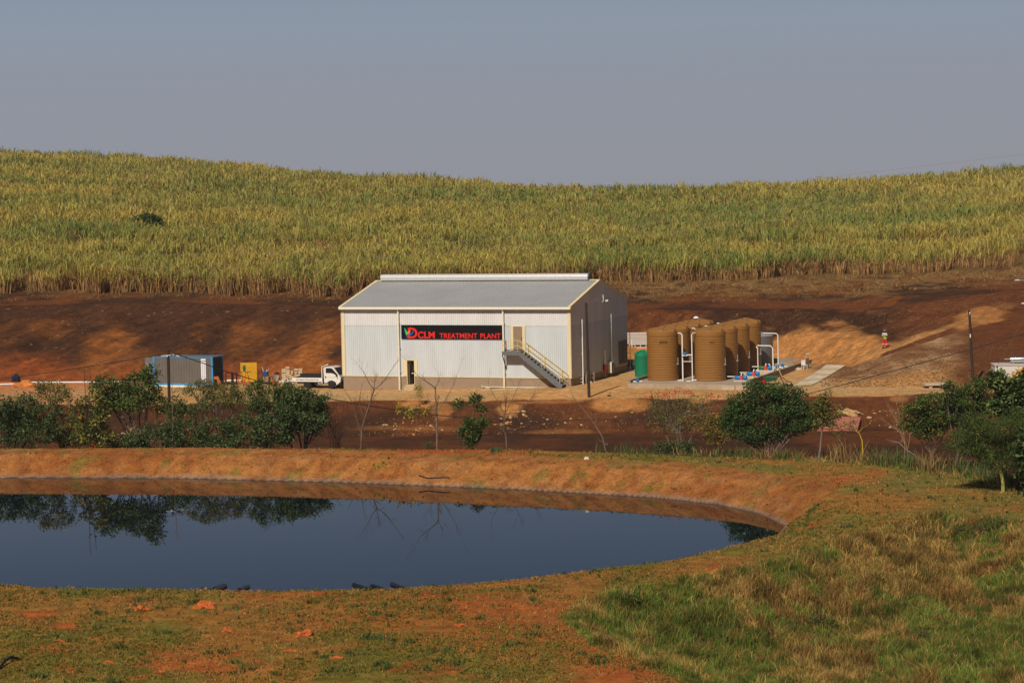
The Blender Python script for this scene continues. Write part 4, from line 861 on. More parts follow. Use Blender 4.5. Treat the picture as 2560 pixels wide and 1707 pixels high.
labs = ['large brown ribbed tank at the front beside the green tank', 'brown tank second from the front in the left row', 'brown tank third from the front in the left row', 'rearmost brown tank of the left row carrying a white vent cap',
        'large brown ribbed tank at the front nearest the blue pumps', 'brown tank second from the front in the right row', 'brown tank third from the front in the right row', 'rearmost brown tank of the right row beside the silver tank']
i = 0; tanks = []
for P0, sp in ((T1, 3.86), (T2, 4.12)):
    for k in range(4):
        t = base if i == 0 else copy_tree(base); q_ = P0+vv*sp*k; t.location = (q_[0], q_[1], PO[2]+PZ); t.rotation_euler = (0, 0, 0); t['label'] = labs[i]; tanks.append(t); i += 1
M_MARK = mat('dark brown marking', (.10, .045, .012), .6)
text('marking', 'JOJO', .26, M_MARK, tanks[0], (-.42, -1.445, 3.42), ext=.003, bold=.008, width=.75)
text('marking', 'JOJO', .16, M_MARK, tanks[4], (-.15, -1.445, 3.46), ext=.003, bold=.004, width=.42)
t = thing('vent_cap', 'white dome vent cap on top of the rearmost left tank', 'vent', (tanks[3].location.x-.25, tanks[3].location.y-.2, PO[2]+PZ+4.75), 0)
MB().lathe([(.0, .32), (.15, .29), (.27, .18), (.28, .12)], 16, cap=False).build('dome', M_PVC, t, True); MB().tube([(0, 0, -.1), (0, 0, .14)], .08, 8).build('neck', M_PVC, t)
# green tank
gt = make_tank('small dark green ribbed tank left of the brown tanks', .74, 2.12, M_GRN, 11, None); q_ = gp(1607, 212.7); gt.location = (q_[0], q_[1], q_[2]-.02); gt.rotation_euler = (0, 0, .3)
# silver tank
sv = thing('silver_tank', 'grey steel cylindrical tank with low cone roof behind the brown tanks', 'tank', (24.15, 221.6, PO[2]+PZ), 0)
MB().lathe([(1.18, 0), (1.2, .02), (1.2, 2.75)], 40).build('shell', mat('grey galvanised tank', (.20, .205, .21), .38, .5, noise=.06, nscale=.6), sv, True); MB().lathe([(1.24, 2.74), (1.24, 2.80), (.05, 3.15)], 40).build('cone_roof', mat('pale zinc roof', (.42, .43, .44), .4, .4), sv)
# white pipes
def yardpipe(label, pts, r=.06, name='standing_pipe'):
    P0 = pts[0]; o = MB().tube([tuple(np.array(p)-np.array(P0)) for p in pts], r, 10).build(name, M_PVC, None, True); o.location = P0; tag(o, label, 'pipe', 'white standing pipes around the tanks')
def hz(px, py, Y): return tuple(at(px, py, Y))
zf = PO[2]+PZ
def down(px, pyt, Y, x0=None): a = hz(px, pyt, Y); return a
a = hz(1695, 832.5, 204.6); b_ = hz(1705, 833.5, 204.2); yardpipe('left of the twin white pipes standing between the two front tanks', [a, (b_[0]-.1, b_[1], b_[2]), (b_[0], b_[1], b_[2]-.12), (b_[0]+.02, b_[1], zf)], .062)
a = hz(1738, 832, 204.0); b_ = hz(1729, 832.5, 203.8); yardpipe('right of the twin white pipes standing between the two front tanks', [a, (b_[0]+.1, b_[1], b_[2]), (b_[0], b_[1], b_[2]-.12), (b_[0]+.02, b_[1], zf)], .052)
a = hz(1710, 887, 204.1); b_ = hz(1729, 887, 203.9); yardpipe('upper cross pipe with blue valve linking the twin pipes', [a, b_], .045, 'cross_pipe')
a = hz(1708, 903.5, 204.1); b_ = hz(1729, 904, 203.9); yardpipe('lower thin cross pipe linking the twin pipes', [a, b_], .03, 'cross_pipe')
M_PB = mat('blue pump paint', (.015, .17, .45), .35, noise=.08); M_OR = mat('red orange guard', (.75, .07, .025), .45)
t = thing('valve', 'blue valve on the cross pipe between the front tanks', 'valve', hz(1711.5, 886, 203.95)); MB().lathe([(.10, 0), (.2, .02), (.2, .12), (.1, .2)], 12, (0, 0, .02)).build('hand_wheel', M_PB, t, True); MB().box(-.25, .25, -.08, .08, -.12, .0).build('body', M_PVC, t)
a = hz(1907, 832.5, 216.5); b_ = hz(1944.5, 833.5, 215.5); yardpipe('tallest white pipe right of the silver tank', [a, (b_[0]-.15, b_[1], b_[2]), (b_[0], b_[1], b_[2]-.15), (b_[0], b_[1], zf)], .052)
a = hz(1893, 864, 213.5); b_ = hz(1931.5, 864.5, 212.5); yardpipe('white pipe bending down in front of the silver tank', [a, (b_[0]-.2, b_[1], b_[2]), (b_[0], b_[1], b_[2]-.2), (b_[0]+.03, b_[1], zf)], .06)
a = hz(1891, 867, 210.5); b_ = hz(1894, 871, 210.3); yardpipe('thin white pipe against the dark side of the rearmost tank', [a, b_, (b_[0]+.02, b_[1], zf)], .05)
for px0, py0, px1, py1, Y, lb in ((1729, 820.5, 1738, 826, 208.5, 'small white overflow elbow on the second left tank'), (1762, 815, 1771, 820, 212, 'small white overflow elbow on the third left tank'), (1792, 808, 1801, 816, 216, 'small white overflow elbow on the rearmost left tank')):
    a = hz(px0, py0, Y); b_ = hz(px1, py0+.5, Y); yardpipe(lb, [a, (b_[0]-.08, b_[1], b_[2]), (b_[0], b_[1], b_[2]-.08), (b_[0], b_[1], b_[2]-.9)], .06, 'overflow_pipe')
for px0, px1, py, Y, lb in ((1694, 1704, 951, 204.2, 'low white outlet pipe at the foot of the front left tank'), (1729, 1741, 950, 203.8, 'low white outlet pipe at the foot of the front right tank'), (1716, 1726, 953, 204.0, 'short white fitting on the slab between the front tanks')):
    a = hz(px0, py, Y); b_ = hz(px1, py, Y); yardpipe(lb, [a, b_], .055, 'outlet_pipe')
# pump sets
def pump(label, px, py, Y, scale=1.0, first=M_PB, width=1.0):
    g_ = at(px, py, Y); zpl = g_[2]-zf
    t = thing('pump_set', label, 'pump', (g_[0], g_[1], zf), YAW, 'pump sets on concrete plinths')
    s_ = scale; z0 = zpl
    o = MB().lathe([(.05, -.28), (.15, -.26), (.17, -.2), (.17, .2), (.15, .26), (.04, .28)], 16).build('motor', first, t, True); o.rotation_euler = (0, pi/2, 0); o.location = (-.32*s_, 0, z0+.22)
    MB().box(-.08, .12, -.12, .12, z0+.0, z0+.42).build('coupling_guard', M_OR, t)
    o = MB().lathe([(.05, -.2), (.19, -.16), (.22, 0), (.19, .14), (.08, .2)], 16).build('pump_body', M_PB, t, True); o.rotation_euler = (0, pi/2, 0); o.location = (.36*s_, 0, z0+.22)
    MB().tube([(.42, 0, z0+.3), (.42, 0, z0+.5), (.25, 0, z0+.55)], .045, 8).tube([(-.6, .1, z0+.3), (-1.3, .1, z0+.3)], .04, 8).tube([(.0, 0, z0+.42), (.06, 0, z0+.62)], .06, 8).build('pipework', M_PVC, t, True)
    MB().box(-.62*width, .62*width, -.3, .3, 0, z0-.08).build('plinth', M_CLT, t); MB().box(-.62*width, .62*width, -.3, .3, z0-.075, z0-.01).build('base_plate', mat('pale plinth cap', (.62, .58, .52), .7), t); return t
pump('front blue and red pump set nearest the slab corner', 1853, 950, 203.2)
pump('middle blue and red pump set, second from the slab corner', 1884, 940, 206.0)
pump('rear pump set with green motor on the widest plinth', 1914, 925, 209.8, 1.15, mat('green motor paint', (.03, .16, .04), .4), 1.35)
for k_, (px, py, Y, lb) in enumerate(((1944, 919, 213.5, 'small blue valve just behind the green motor pump set'), (1956, 916.5, 215.5, 'small blue valve farthest back along the low wall'))):
    g_ = at(px, py, Y); t = thing('valve', lb, 'valve', (g_[0], g_[1], zf)); MB().lathe([(.08, 0), (.15, .02), (.15, .2), (.06, .3)], 12, (0, 0, g_[2]-zf)).build('body', M_PB, t, True); MB().tube([(-.5, 0, g_[2]-zf), (.5, 0, g_[2]-zf)], .05, 8).box(-.05, .05, -.05, .05, 0, g_[2]-zf).build('pipework', M_PVC, t)
g_ = at(1594, 955, 204.0); t = thing('valve', 'blue valve on white pipe at the left front of the tank slab', 'valve', (g_[0], g_[1], zf)); MB().lathe([(.1, .1), (.17, .14), (.17, .28), (.08, .34)], 12).build('body', M_PB, t, True); MB().tube([(-.4, 0, .08), (.4, 0, .08)], .06, 8).build('pipework', M_PVC, t)
# rubble and blocks by the slab corner
for k_, (px, py, w_, lb) in enumerate(((1822, 969, .62, 'rounded pale rubble lump left of the slab corner blocks'), (1834, 968, .5, 'pale block in the middle of the group at the slab corner'), (1843, 970, .42, 'smallest pale block low in the group at the slab corner'), (1857, 968, .66, 'squarest pale block at the right of the slab corner group'))):
    g_ = np.array(yp((9.15, 9.75, 10.25, 10.85)[k_], -.5)); g_[2] = gz(g_[0], g_[1]); o = MB().rbox((0, 0, .2), (w_, .4, .42), random.uniform(-.3, .1)).build('cement_block', M_CLT); o.location = g_-np.array([0, 0, .05]); tag(o, lb, 'block')
# white ribbed panel behind
g_ = gp(1597, 229); t = thing('ribbed_panel', 'white horizontally ribbed panel on a rail frame behind the green tank', 'panel', g_, -.1)
q = MB()
for k_ in range(9): q.rbox((0, 0, .42+k_*.125), (2.6, .05, .085))
q.box(-1.3, 1.3, .03, .06, .36, 1.5); q.build('panel', mat('pale ribbed sheet', (.68, .60, .52), .5), t)
q = MB(); q.box(-1.0, 1.3, -.05, .0, .28, .34).box(-1.3, 1.3, -.05, .0, .0, .05)
for x in (-.95, -.4, .15, .7, 1.2): q.box(x, x+.05, -.05, .0, -.1, .3)
q.box(-.72, -.64, -.08, -.03, 0, .75); q.build('rail_frame', M_PVC, t)
# long white path of cast panels
c1, c2, c3, c4 = gpy(1981, 968), gpy(2029, 965), gpy(2114, 914.5), gpy(2066, 913)
pv = MB(); NS = 8; pcs = []
vs = []; fs = []
for i in range(NS*4+1):
    f_ = i/(NS*4)
    for j in range(5):
        g__ = (c1*(1-f_)+c4*f_)*(1-j/4)+(c2*(1-f_)+c3*f_)*(j/4); vs.append((g__[0], g__[1], gz(g__[0], g__[1])+.06))
for i in range(NS*4):
    for j in range(4): fs.append((i*5+j, i*5+j+1, (i+1)*5+j+1, (i+1)*5+j))
cv = np.repeat(np.array([[.60, .46, .27] if (i//4) % 2 == 0 else [.68, .57, .43] for i in range(NS*4+1)]), 5, 0)
pth = npmesh('concrete_path', np.array(vs), np.array(fs), GM, cv, True); tag(pth, 'pale concrete path of cast panels right of the tank slab', kind='structure')
# ================================================================ yard things left of the building
M_RUST = mat('red brown painted steel', (.14, .035, .02), .6, noise=.15); M_ORS = mat('orange primer steel', (.50, .12, .03), .55, noise=.1); M_TIMB = mat('raw timber', (.55, .33, .14), .8, noise=.15)
def ypt(px, py, Y): return at(px, py, Y)
g_ = gp(548, 214.5); t = thing('steel_angle', 'orange steel angle piece leaning against the container end', 'steel offcut', g_, 0)
s_ = 214.5/FPX; P2 = lambda px, py: ((px-548)*s_, (963-py)*s_-.1)
MB().prism([P2(535.3, 929), P2(546.5, 928), P2(560, 962), P2(550, 964), P2(542.5, 935), P2(536.5, 936)], -.08, .08, 'y').build('plate', M_ORS, t)
def frame_table(label, pxa, pxb, pyt, Y, m, top=.06, d=.7, legs=2):
    a = gp(pxa, Y); w_ = (pxb-pxa)*Y/FPX; zt_ = at(pxa, pyt, Y)[2]-a[2]
    t = thing('steel_table', label, 'steel frame', a, 0)
    MB().box(0, w_, 0, d, zt_-top, zt_).build('table_top', m, t)
    for x in (0, w_-.07):
        for y in (0, d-.07): MB().box(x, x+.07, y, y+.07, 0, zt_-top).build('leg', m, t)
    MB().box(.07, w_-.07, .01, .05, .22, .27).build('cross_bar', m, t); return t
M_DST = mat('dark brown steel', (.055, .03, .025), .6, noise=.15)
frame_table('dark steel work frame beside the container', 563, 580, 932, 217.5, M_DST); frame_table('dark steel frame between the container and orange trestle', 581, 592, 932.5, 218.5, M_DST)
frame_table('dark red steel frame right of the yellow board', 643.5, 658, 929.5, 219.0, M_RUST)
# yellow board
a = gp(602, 220.0); w_ = 41.5*220/FPX; h_ = at(602, 906.5, 220)[2]-a[2]
t = thing('yellow_board', 'tall yellow board standing on the yard before the bank', 'board', a, radians(-3)); MB().box(0, w_, 0, .05, .12, h_).build('panel', mat('yellow board paint', (.62, .32, .012), .6, noise=.1, nscale=1.5), t); MB().box(.1, .18, .05, .5, 0, .15).box(w_-.2, w_-.12, .05, .5, 0, .15).rbox((w_/2, .35, h_*.45), (.08, .06, h_*.9), 0, radians(22)).build('prop', M_TIMB, t)
# orange trestles with vice
for k_, (pa, lb) in enumerate(((601.5, 'orange steel trestle, left one before the yellow board'), (616.5, 'orange steel trestle, right one before the yellow board'))):
    a = gp(pa, 217.6); t = thing('steel_trestle', lb, 'trestle', a, 0, 'orange trestles'); zt_ = at(pa, 929.5, 217.6)[2]-a[2]
    MB().box(-.12 if k_ else -.30, .42 if k_ else .15, .25, .33, zt_-.06, zt_).build('top_bar', M_RUST, t)
    for dx, sx_ in ((-.28, -1), (.28, 1)):
        for yy_ in (.0, .6): MB().tube([(dx*1.0, yy_, 0), (dx*.25, .29, zt_-.05)], .035, 6).build('leg', M_ORS, t)
    MB().tube([(-.2, .1, .3), (.2, .1, .3)], .02, 6).build('cross_bar', M_ORS, t)
a = at(611, 929, 217.9); t = thing('bench_vice', 'green metal vice standing on the orange trestles', 'vice', a, 0); MB().box(-.14, .12, -.1, .1, 0, .08).lathe([(.05, .08), (.1, .15), (.16, .3), (.17, .45), (.12, .58), (.02, .64)], 12).build('body', mat('green vice paint', (.03, .14, .07), .45), t, True); MB().tube([(.12, -.1, .6), (.16, -.1, .2)], .02, 6).build('handle', M_GALV, t)
# blue drum on stand
a = gp(664.8, 219.0); zz = at(664.8, 939.5, 219)[2]-a[2]; t = thing('blue_drum', 'blue half drum holding sticks on a brown stand', 'drum', a, 0)
MB().lathe([(.02, 0), (.29, .0), (.30, .02), (.29, .2), (.30, .22), (.29, .4), (.30, .42), (.27, .42), (.27, .05), (.02, .05)], 20, (0, 0, zz)).build('drum', mat('blue drum paint', (.02, .09, .30), .45, noise=.1), t, True)
MB().box(-.25, .27, -.2, .2, .15, zz-.01).build('crate', mat('tan crate', (.38, .21, .11), .8), t); MB().box(-.33, .33, -.25, .25, -.03, .15).build('base', M_DST, t)
MB().tube([(-.1, 0, zz+.1), (-.32, 0, zz+.85)], .025, 5).tube([(0, .05, zz+.1), (.1, .05, zz+.6)], .03, 5).tube([(.1, 0, zz+.1), (.3, 0, zz+.8)], .015, 5).build('sticks', M_PVC, t)
a = gp(692.5, 219.5); t = thing('metal_drum', 'dented silvery metal drum with dark rubbish on top', 'drum', a, 0)
MB().lathe([(.02, .1), (.31, .1), (.32, .12), (.31, .35), (.325, .37), (.31, .6), (.325, .62), (.31, .85), (.29, .86), (.02, .84)], 20).build('drum', mat('silver drum', (.40, .38, .36), .35, .6, noise=.2, nscale=3), t, True); MB().lathe([(.26, .84), (.22, 1.0), (.1, 1.08), (.01, 1.06)], 9).build('rubbish', M_BLACK, t)
MB().rbox((.1, -.35, .5), (.16, .04, .62), 0, 0, radians(18)).build('plank', M_TIMB, t)
for k_, (px, w_, h_, Y, m_, lb) in enumerate(((688, .75, .28, 218.2, M_ORS, 'low orange timber piece before the metal drum'), (676, .35, .55, 219.5, M_TIMB, 'small tan crate between the blue and the silver drum'), (631, .25, .2, 218, M_BLACK, 'black lump lying under the yellow board'), (585, .28, .35, 216.5, M_BLACK, 'small black container under the dark steel frames'))):
    a = gp(px, Y); o = MB().rbox((0, 0, h_/2), (w_, .4, h_), random.uniform(-.2, .2)).box(-w_*.3, w_*.3, -.15, .15, h_-.01, h_+.05).build('crate', m_); o.location = a; tag(o, lb, 'crate')
# hollow block stack
rr = random.Random(9); proto = None; cols = [(0, 6), (1, 7), (2, 5), (3, 6), (4, 6)]
a0 = gp(710, 222.5); n_ = 0
row_nm = ['bottom', 'second', 'third', 'fourth', 'fifth', 'sixth', 'topmost']; col_nm = ['leftmost', 'second', 'middle', 'fourth', 'rightmost']
for c_, hgt in cols:
    for r_ in range(hgt):
        if proto is None:
            q = MB(); q.box(-.19, .19, -.095, -.06, 0, .185).box(-.19, .19, .06, .095, 0, .185).box(-.19, -.155, -.06, .06, 0, .185).box(.155, .19, -.06, .06, 0, .185).box(-.018, .018, -.06, .06, 0, .185)
            proto = q.build('cement_block', mat('pale hollow block', (.56, .43, .27), .9, noise=.12, nscale=4)); o = proto
        else: o = proto.copy(); C.objects.link(o)
        o.location = (a0[0]+c_*.40+rr.uniform(-.03, .03), a0[1]+rr.uniform(-.05, .05), a0[2]+r_*.19); o.rotation_euler = (0, 0, rr.choice((0, 0, pi/2, 0))+rr.uniform(-.06, .06)); n_ += 1
        tag(o, f'pale hollow cement block, {row_nm[r_]} layer in the {col_nm[c_]} column of the stack', 'block', 'stacked cement blocks')
# white pipes on the ground
def gpipe(label, pts, r, m=M_PVC, name='loose_pipe', lift=.0, cat='pipe'):
    P = [gp(a_, Y_)+np.array([0, 0, r+lift]) for a_, Y_ in pts]; o = MB().tube([tuple(q_-P[0]) for q_ in P], r, 10).build(name, m, None, True); o.location = P[0]; return tag(o, label, cat)
gpipe('long white pipe along the foot of the bank at left', [(76, 220), (150, 220.2), (240, 220.6), (330, 221)], .09); gpipe('short white pipe at the far left edge beyond the dirt heap', [(-60, 218), (0, 218.4), (42, 218.8)], .09)
gpipe('white pipe lying behind the steel frames', [(563, 221.8), (605, 222)], .10); gpipe('white pipe lying behind the dark red frame', [(641, 221.5), (657, 221.5)], .10)
for k_, (pa, pb, Y, lb) in enumerate(((699, 705, 219.2, 'first white pipe offcut on the ground before the block stack'), (707, 713, 219.4, 'middle white pipe offcut on the ground before the block stack'), (715, 728, 219.6, 'longest white pipe offcut reaching toward the truck'))): gpipe(lb, [(pa, Y), (pb, Y+.3)], .14)
def lump(name, label, cat, p, sx_, sy_, sz_, m, seed, group=None, rough=.25):
    import bmesh
    bm = bmesh.new(); bmesh.ops.create_icosphere(bm, subdivisions=3, radius=1); rs_ = np.random.RandomState(seed); ph = rs_.uniform(0, 6, 9)
    for v in bm.verts:
        c_ = v.co.normalized(); f_ = 1+rough*(sin(c_.x*3+ph[0])*cos(c_.y*3.3+ph[1])+.6*sin(c_.z*6+ph[2]+c_.x*5)+.4*sin(c_.y*11+ph[3])*cos(c_.x*9+ph[4]))
        v.co = Vector((c_.x*sx_*f_, c_.y*sy_*f_, max(c_.z, -.25)*sz_*f_))
    me = bpy.data.meshes.new(name); bm.to_mesh(me); bm.free(); me.materials.append(m); o = bpy.data.objects.new(name, me); C.objects.link(o); o.location = tuple(p); return tag(o, label, cat, group)
lump('cloth_bundle', 'dark navy bundle lying at the foot of the bank, far left', 'bundle', gp(39, 221.0)+np.array([0, 0, .15]), .42, .3, .55, mat('navy cloth', (.012, .014, .035), .8), 3)
lump('dirt_heap', 'orange dirt heap over the white pipe at the far left', 'dirt heap', gp(60, 218.0)-np.array([0, 0, .05]), 1.1, .8, .50, mat('orange loose dirt', (.55, .19, .045), .95, noise=.2, nscale=2, bump=.8, bscale=5), 5)

# ================================================================ right hand side
t_ = gpy(2040, 966)
g_ = gpy(1930, 961); t = thing('wheelbarrow', 'dark green wheelbarrow below the low slab wall', 'wheelbarrow', g_, radians(160))
q = MB(); q.add([(-.35, -.25, .32), (.45, -.25, .32), (.45, .25, .32), (-.35, .25, .32), (-.5, -.36, .68), (.65, -.36, .68), (.65, .36, .68), (-.5, .36, .68)], [(0, 3, 2, 1), (0, 1, 5, 4), (1, 2, 6, 5), (2, 3, 7, 6), (3, 0, 4, 7)]); q.build('tray', mat('green barrow paint', (.01, .11, .05), .4), t)
MB().tube([(.7, -.1, .2), (-.3, -.28, .35), (-1.1, -.28, .6)], .02, 6).tube([(.7, .1, .2), (-.3, .28, .35), (-1.1, .28, .6)], .02, 6).tube([(-.25, -.25, .35), (-.3, -.28, 0)], .02, 6).tube([(-.25, .25, .35), (-.3, .28, 0)], .02, 6).build('frame', M_RUST, t)
o = MB().lathe([(.03, -.05), (.18, -.04), (.2, 0), (.18, .04), (.03, .05)], 16).build('wheel', mat('red paint', (.50, .012, .02), .4), t, True); o.rotation_euler = (pi/2, 0, 0); o.location = (.72, 0, .2)
g_ = gpy(1966, 966); t = thing('hand_trolley', 'rusty hand trolley with a long yellow pole by the path', 'trolley', g_, 0); z_ = lambda px, py: tuple(at(px, py, g_[1]) - g_)
tr = MB()
for dy in (-.25, .25):
    D_ = np.array([0, dy, 0]); tr.tube([tuple(np.array(z_(1951, 942))+D_), tuple(np.array(z_(1963, 964))+D_)], .03, 6).tube([tuple(np.array(z_(1951, 942))+D_), tuple(np.array(z_(1957, 943))+D_), tuple(np.array(z_(1967, 953))+D_), tuple(np.array(z_(1978, 955))+D_), tuple(np.array(z_(1979, 966))+D_)], .03, 6).tube([tuple(np.array(z_(1963, 964))+D_), tuple(np.array(z_(1979, 963))+D_)], .03, 6)
for a_ in ((1951, 942), (1967, 953), (1979, 960)): tr.tube([tuple(np.array(z_(*a_))+np.array([0, -.25, 0])), tuple(np.array(z_(*a_))+np.array([0, .25, 0]))], .025, 6)
tr.build('frame', M_RUST, t, True); MB().tube([z_(1942, 912.5), z_(1955.5, 943)], .035, 6).build('pole', mat('yellow pole', (.62, .45, .13), .5), t)
for a_ in ((1966, 963), (1978, 964)):
    c_ = z_(*a_); o = MB().lathe([(.03, -.04), (.14, -.04), (.15, 0), (.14, .04), (.03, .04)], 14).build('wheel', M_BLACK, t, True); o.rotation_euler = (pi/2, 0, 0); o.location = (c_[0], -.32, .14)
g_ = gpy(2011, 923); t = thing('plastic_chair', 'small white chair by the low wall', 'chair', g_, .4)
MB().box(-.22, .22, -.2, .2, .38, .42).build('seat', M_PVC, t); MB().box(-.22, .22, .17, .21, .42, .85).build('backrest', M_PVC, t)
for x in (-.2, .16):
    for y in (-.2, .17): MB().box(x, x+.04, y, y+.04, 0, .38).build('leg', M_PVC, t)
g_ = gpy(2019, 921); t = thing('standpipe', 'dark standpipe post at the far end of the low wall', 'post', g_, 0); MB().box(-.14, .14, -.1, .1, 0, .95).build('post', mat('brown post', (.12, .075, .06), .7), t); MB().tube([(0, 0, .95), (0, 0, 1.35)], .05, 8).tube([(-.15, 0, 1.35), (.15, 0, 1.38)], .07, 8).build('tap', M_GALV, t, True)
for k_, (px, py, s0, lb) in enumerate(((1998, 925, .34, 'pale broken block nearest the slab wall'), (2003, 923.5, .26, 'reddish broken brick by the white chair'))):
    o = lump('broken_block', lb, 'block', gpy(px, py), s0, s0*.7, s0*.7, M_CLT if k_ == 0 else M_ORS, 21+k_, None, .12)
g_ = gpy(2338, 969); o = MB().box(-.95, .95, -.5, .9, .22, .36).box(-.6, -.35, -.4, .8, 0, .22).box(.35, .6, -.4, .8, 0, .22).build('concrete_cover', M_CLT); o.location = g_; o.rotation_euler = (0, 0, .05); tag(o, 'pale flat concrete cover slab resting on two blocks by the road', 'slab')
# white tank box and silver cylinder at the right edge
g_ = gp(2488, 192.0); zt_ = at(2488, 914.5, 192.0)[2]-g_[2]; t = thing('white_cabin', 'white box cabin half hidden by trees at the right edge', 'cabin', g_, radians(-4))
MB().box(0, 5.5, 0, 2.3, 0, zt_).build('wall', mat('off white cabin wall', (.66, .63, .57), .6, noise=.04), t); MB().box(-.05, 5.55, -.05, 2.35, zt_, zt_+.08).build('roof', mat('cabin roof', (.55, .50, .45), .6), t)
c_ = (g_[0]+1.5, g_[1]+1.1, g_[2]+zt_+.42); t = thing('silver_cylinder', 'shiny silver horizontal cylinder on top of the white cabin', 'tank', c_, radians(-4))
M_CHR = mat('bright steel', (.62, .62, .60), .22, .9)
o = MB().lathe([(.02, 0), (.24, .02), (.27, .1), (.27, 3.4), (.24, 3.5), (.02, 3.52)], 24).build('shell', M_CHR, t, True); o.rotation_euler = (0, pi/2, 0); MB().tube([(-.5, 0, .05), (.05, 0, .05)], .05, 8).build('inlet_pipe', M_CHR, t); MB().box(.2, .3, -.2, .2, -.34, -.2).box(2.6, 2.7, -.2, .2, -.34, -.2).build('saddle', M_GALV, t)
# brick ruin
bm_ = bpy.data.materials.new('red brick'); bm_.use_nodes = True; nt = bm_.node_tree; b = nt.nodes['Principled BSDF']; b.inputs['Roughness'].default_value = .9
tx = nt.nodes.new('ShaderNodeTexBrick'); tcx = nt.nodes.new('ShaderNodeTexCoord'); tx.inputs['Scale'].default_value = 2.6; tx.inputs['Color1'].default_value = (.42, .10, .06, 1); tx.inputs['Color2'].default_value = (.50, .16, .09, 1); tx.inputs['Mortar'].default_value = (.30, .16, .11, 1); tx.inputs['Mortar Size'].default_value = .03
nt.links.new(tcx.outputs['Object'], tx.inputs[0]); nt.links.new(tx.outputs[0], b.inputs['Base Color'])
Yb = 182.5; g_ = gp(2100, Yb); t = thing('brick_structure', 'low ruined red brick structure with sloping top below the road', 'brick structure', g_, 0); s_ = Yb/FPX
Q = lambda px, py, dy: (at(px, py, Yb+dy)-g_)
def slabp(pts, th=.14):
    P = [np.array(p) for p in pts]; n_ = np.cross(P[1]-P[0], P[2]-P[0]); n_ = n_/np.linalg.norm(n_); n_ = n_ if n_[2] > 0 else -n_
    k = len(P); q = MB(); q.add([tuple(p) for p in P]+[tuple(p-n_*th) for p in P], [tuple(range(k)), tuple(reversed(range(k, 2*k)))]+[(i, (i+1) % k, (i+1) % k+k, i+k) for i in range(k)]); return q
slabp([Q(2105.6, 1041, 2.2), Q(2151.5, 1042.3, 2.2), Q(2142.4, 1076, -.6), Q(2100, 1074, -.6)]).build('sloping_top', bm_, t)
slabp([Q(2069, 1054, .9), Q(2105.2, 1041, 2.2), Q(2099.5, 1074, -.6), Q(2074, 1073, -.6)]).build('sloping_top', bm_, t)
slabp([Q(2070, 1066, -.4), Q(2099, 1074, -.62), Q(2098, 1082, -.75), Q(2045, 1083, -.75), Q(2040, 1072, -.4)]).build('sloping_top', bm_, t)
q = MB(); 
for a_, b_, c_, d_ in (((2143, 1076, -.6), (2152, 1043, 2.2), (2151, 1075, 2.2), (2142, 1093, -.6)), ((2100, 1076, -.55), (2142, 1077, -.55), (2142, 1092, -.55), (2100, 1088, -.55)), ((2047, 1083, -.7), (2100, 1083, -.7), (2100, 1091, -.7), (2047, 1089, -.7))):
    q.add([tuple(Q(*a_)), tuple(Q(*b_)), tuple(Q(*c_)), tuple(Q(*d_))]+[tuple(Q(*v_)+np.array([-.12, .14, 0])) for v_ in (a_, b_, c_, d_)], [(0, 1, 2, 3), (7, 6, 5, 4), (0, 4, 5, 1), (1, 5, 6, 2), (2, 6, 7, 3), (3, 7, 4, 0)])
q.build('wall', bm_, t)
lump('pale_slab', 'pale broken slab edge before the brick structure', 'slab', tuple(at(2113, 1091, Yb-1.3)), .9, .4, .12, M_CLT, 8, None, .1)
lump('rubble_heap', 'heap of tan rubble behind the brick structure', 'rubble heap', tuple(gp(2125, 186.5)-np.array([0, 0, .1])), .95, .6, .40, mat('tan rubble', (.50, .31, .13), .95, noise=.3, nscale=4, bump=1, bscale=9), 9, None, .28)

# ================================================================ worker
def skin_chain(name, verts, edges, rad, m, parent, sub=2):
    me = bpy.data.meshes.new(name); me.from_pydata(verts, edges, []); o = bpy.data.objects.new(name, me); C.objects.link(o)
    sk = o.modifiers.new('s', 'SKIN'); sk.use_smooth_shade = True
    for i, r in enumerate(rad): me.skin_vertices[0].data[i].radius = (r, r) if not hasattr(r, '__len__') else r; 
    me.skin_vertices[0].data[0].use_root = True
    if sub: s2 = o.modifiers.new('b', 'SUBSURF'); s2.levels = sub; s2.render_levels = sub
    dg = bpy.context.evaluated_depsgraph_get(); m2 = bpy.data.meshes.new_from_object(o.evaluated_get(dg)); bpy.data.objects.remove(o)
    m2.name = name; m2.materials.clear(); m2.materials.append(m); o = bpy.data.objects.new(name, m2); C.objects.link(o); o.parent = parent; return o
g_ = gpy(2212, 870.5); M_SKIN = mat('dark skin', (.07, .035, .02), .6)
pr = thing('person', 'worker in grey hat, yellow vest and red trousers on the slope', 'person', g_-np.array([0, 0, .03]), radians(-35))
# joints: x right, y away; the worker turns half right with one arm bent up
V = [(0, 0, .93), (0, 0, 1.10), (0, 0, 1.33), (0, 0, 1.46), (0, -.01, 1.54), (0, -.02, 1.62), (0, -.02, 1.70),
     (-.10, 0, .88), (-.13, -.03, .48), (-.15, .02, .09), (-.16, -.14, .04), (.10, 0, .88), (.14, .05, .48), (.17, .10, .09), (.19, -.06, .04),
     (-.18, 0, 1.40), (-.26, -.04, 1.12), (-.10, -.24, 1.08), (-.02, -.28, 1.10), (.18, 0, 1.40), (.27, -.05, 1.13), (.12, -.27, 1.22), (.05, -.31, 1.27)]
E_ = [(0, 1), (1, 2), (2, 3), (3, 4), (4, 5), (5, 6), (0, 7), (7, 8), (8, 9), (9, 10), (0, 11), (11, 12), (12, 13), (13, 14), (2, 15), (15, 16), (16, 17), (17, 18), (2, 19), (19, 20), (20, 21), (21, 22)]
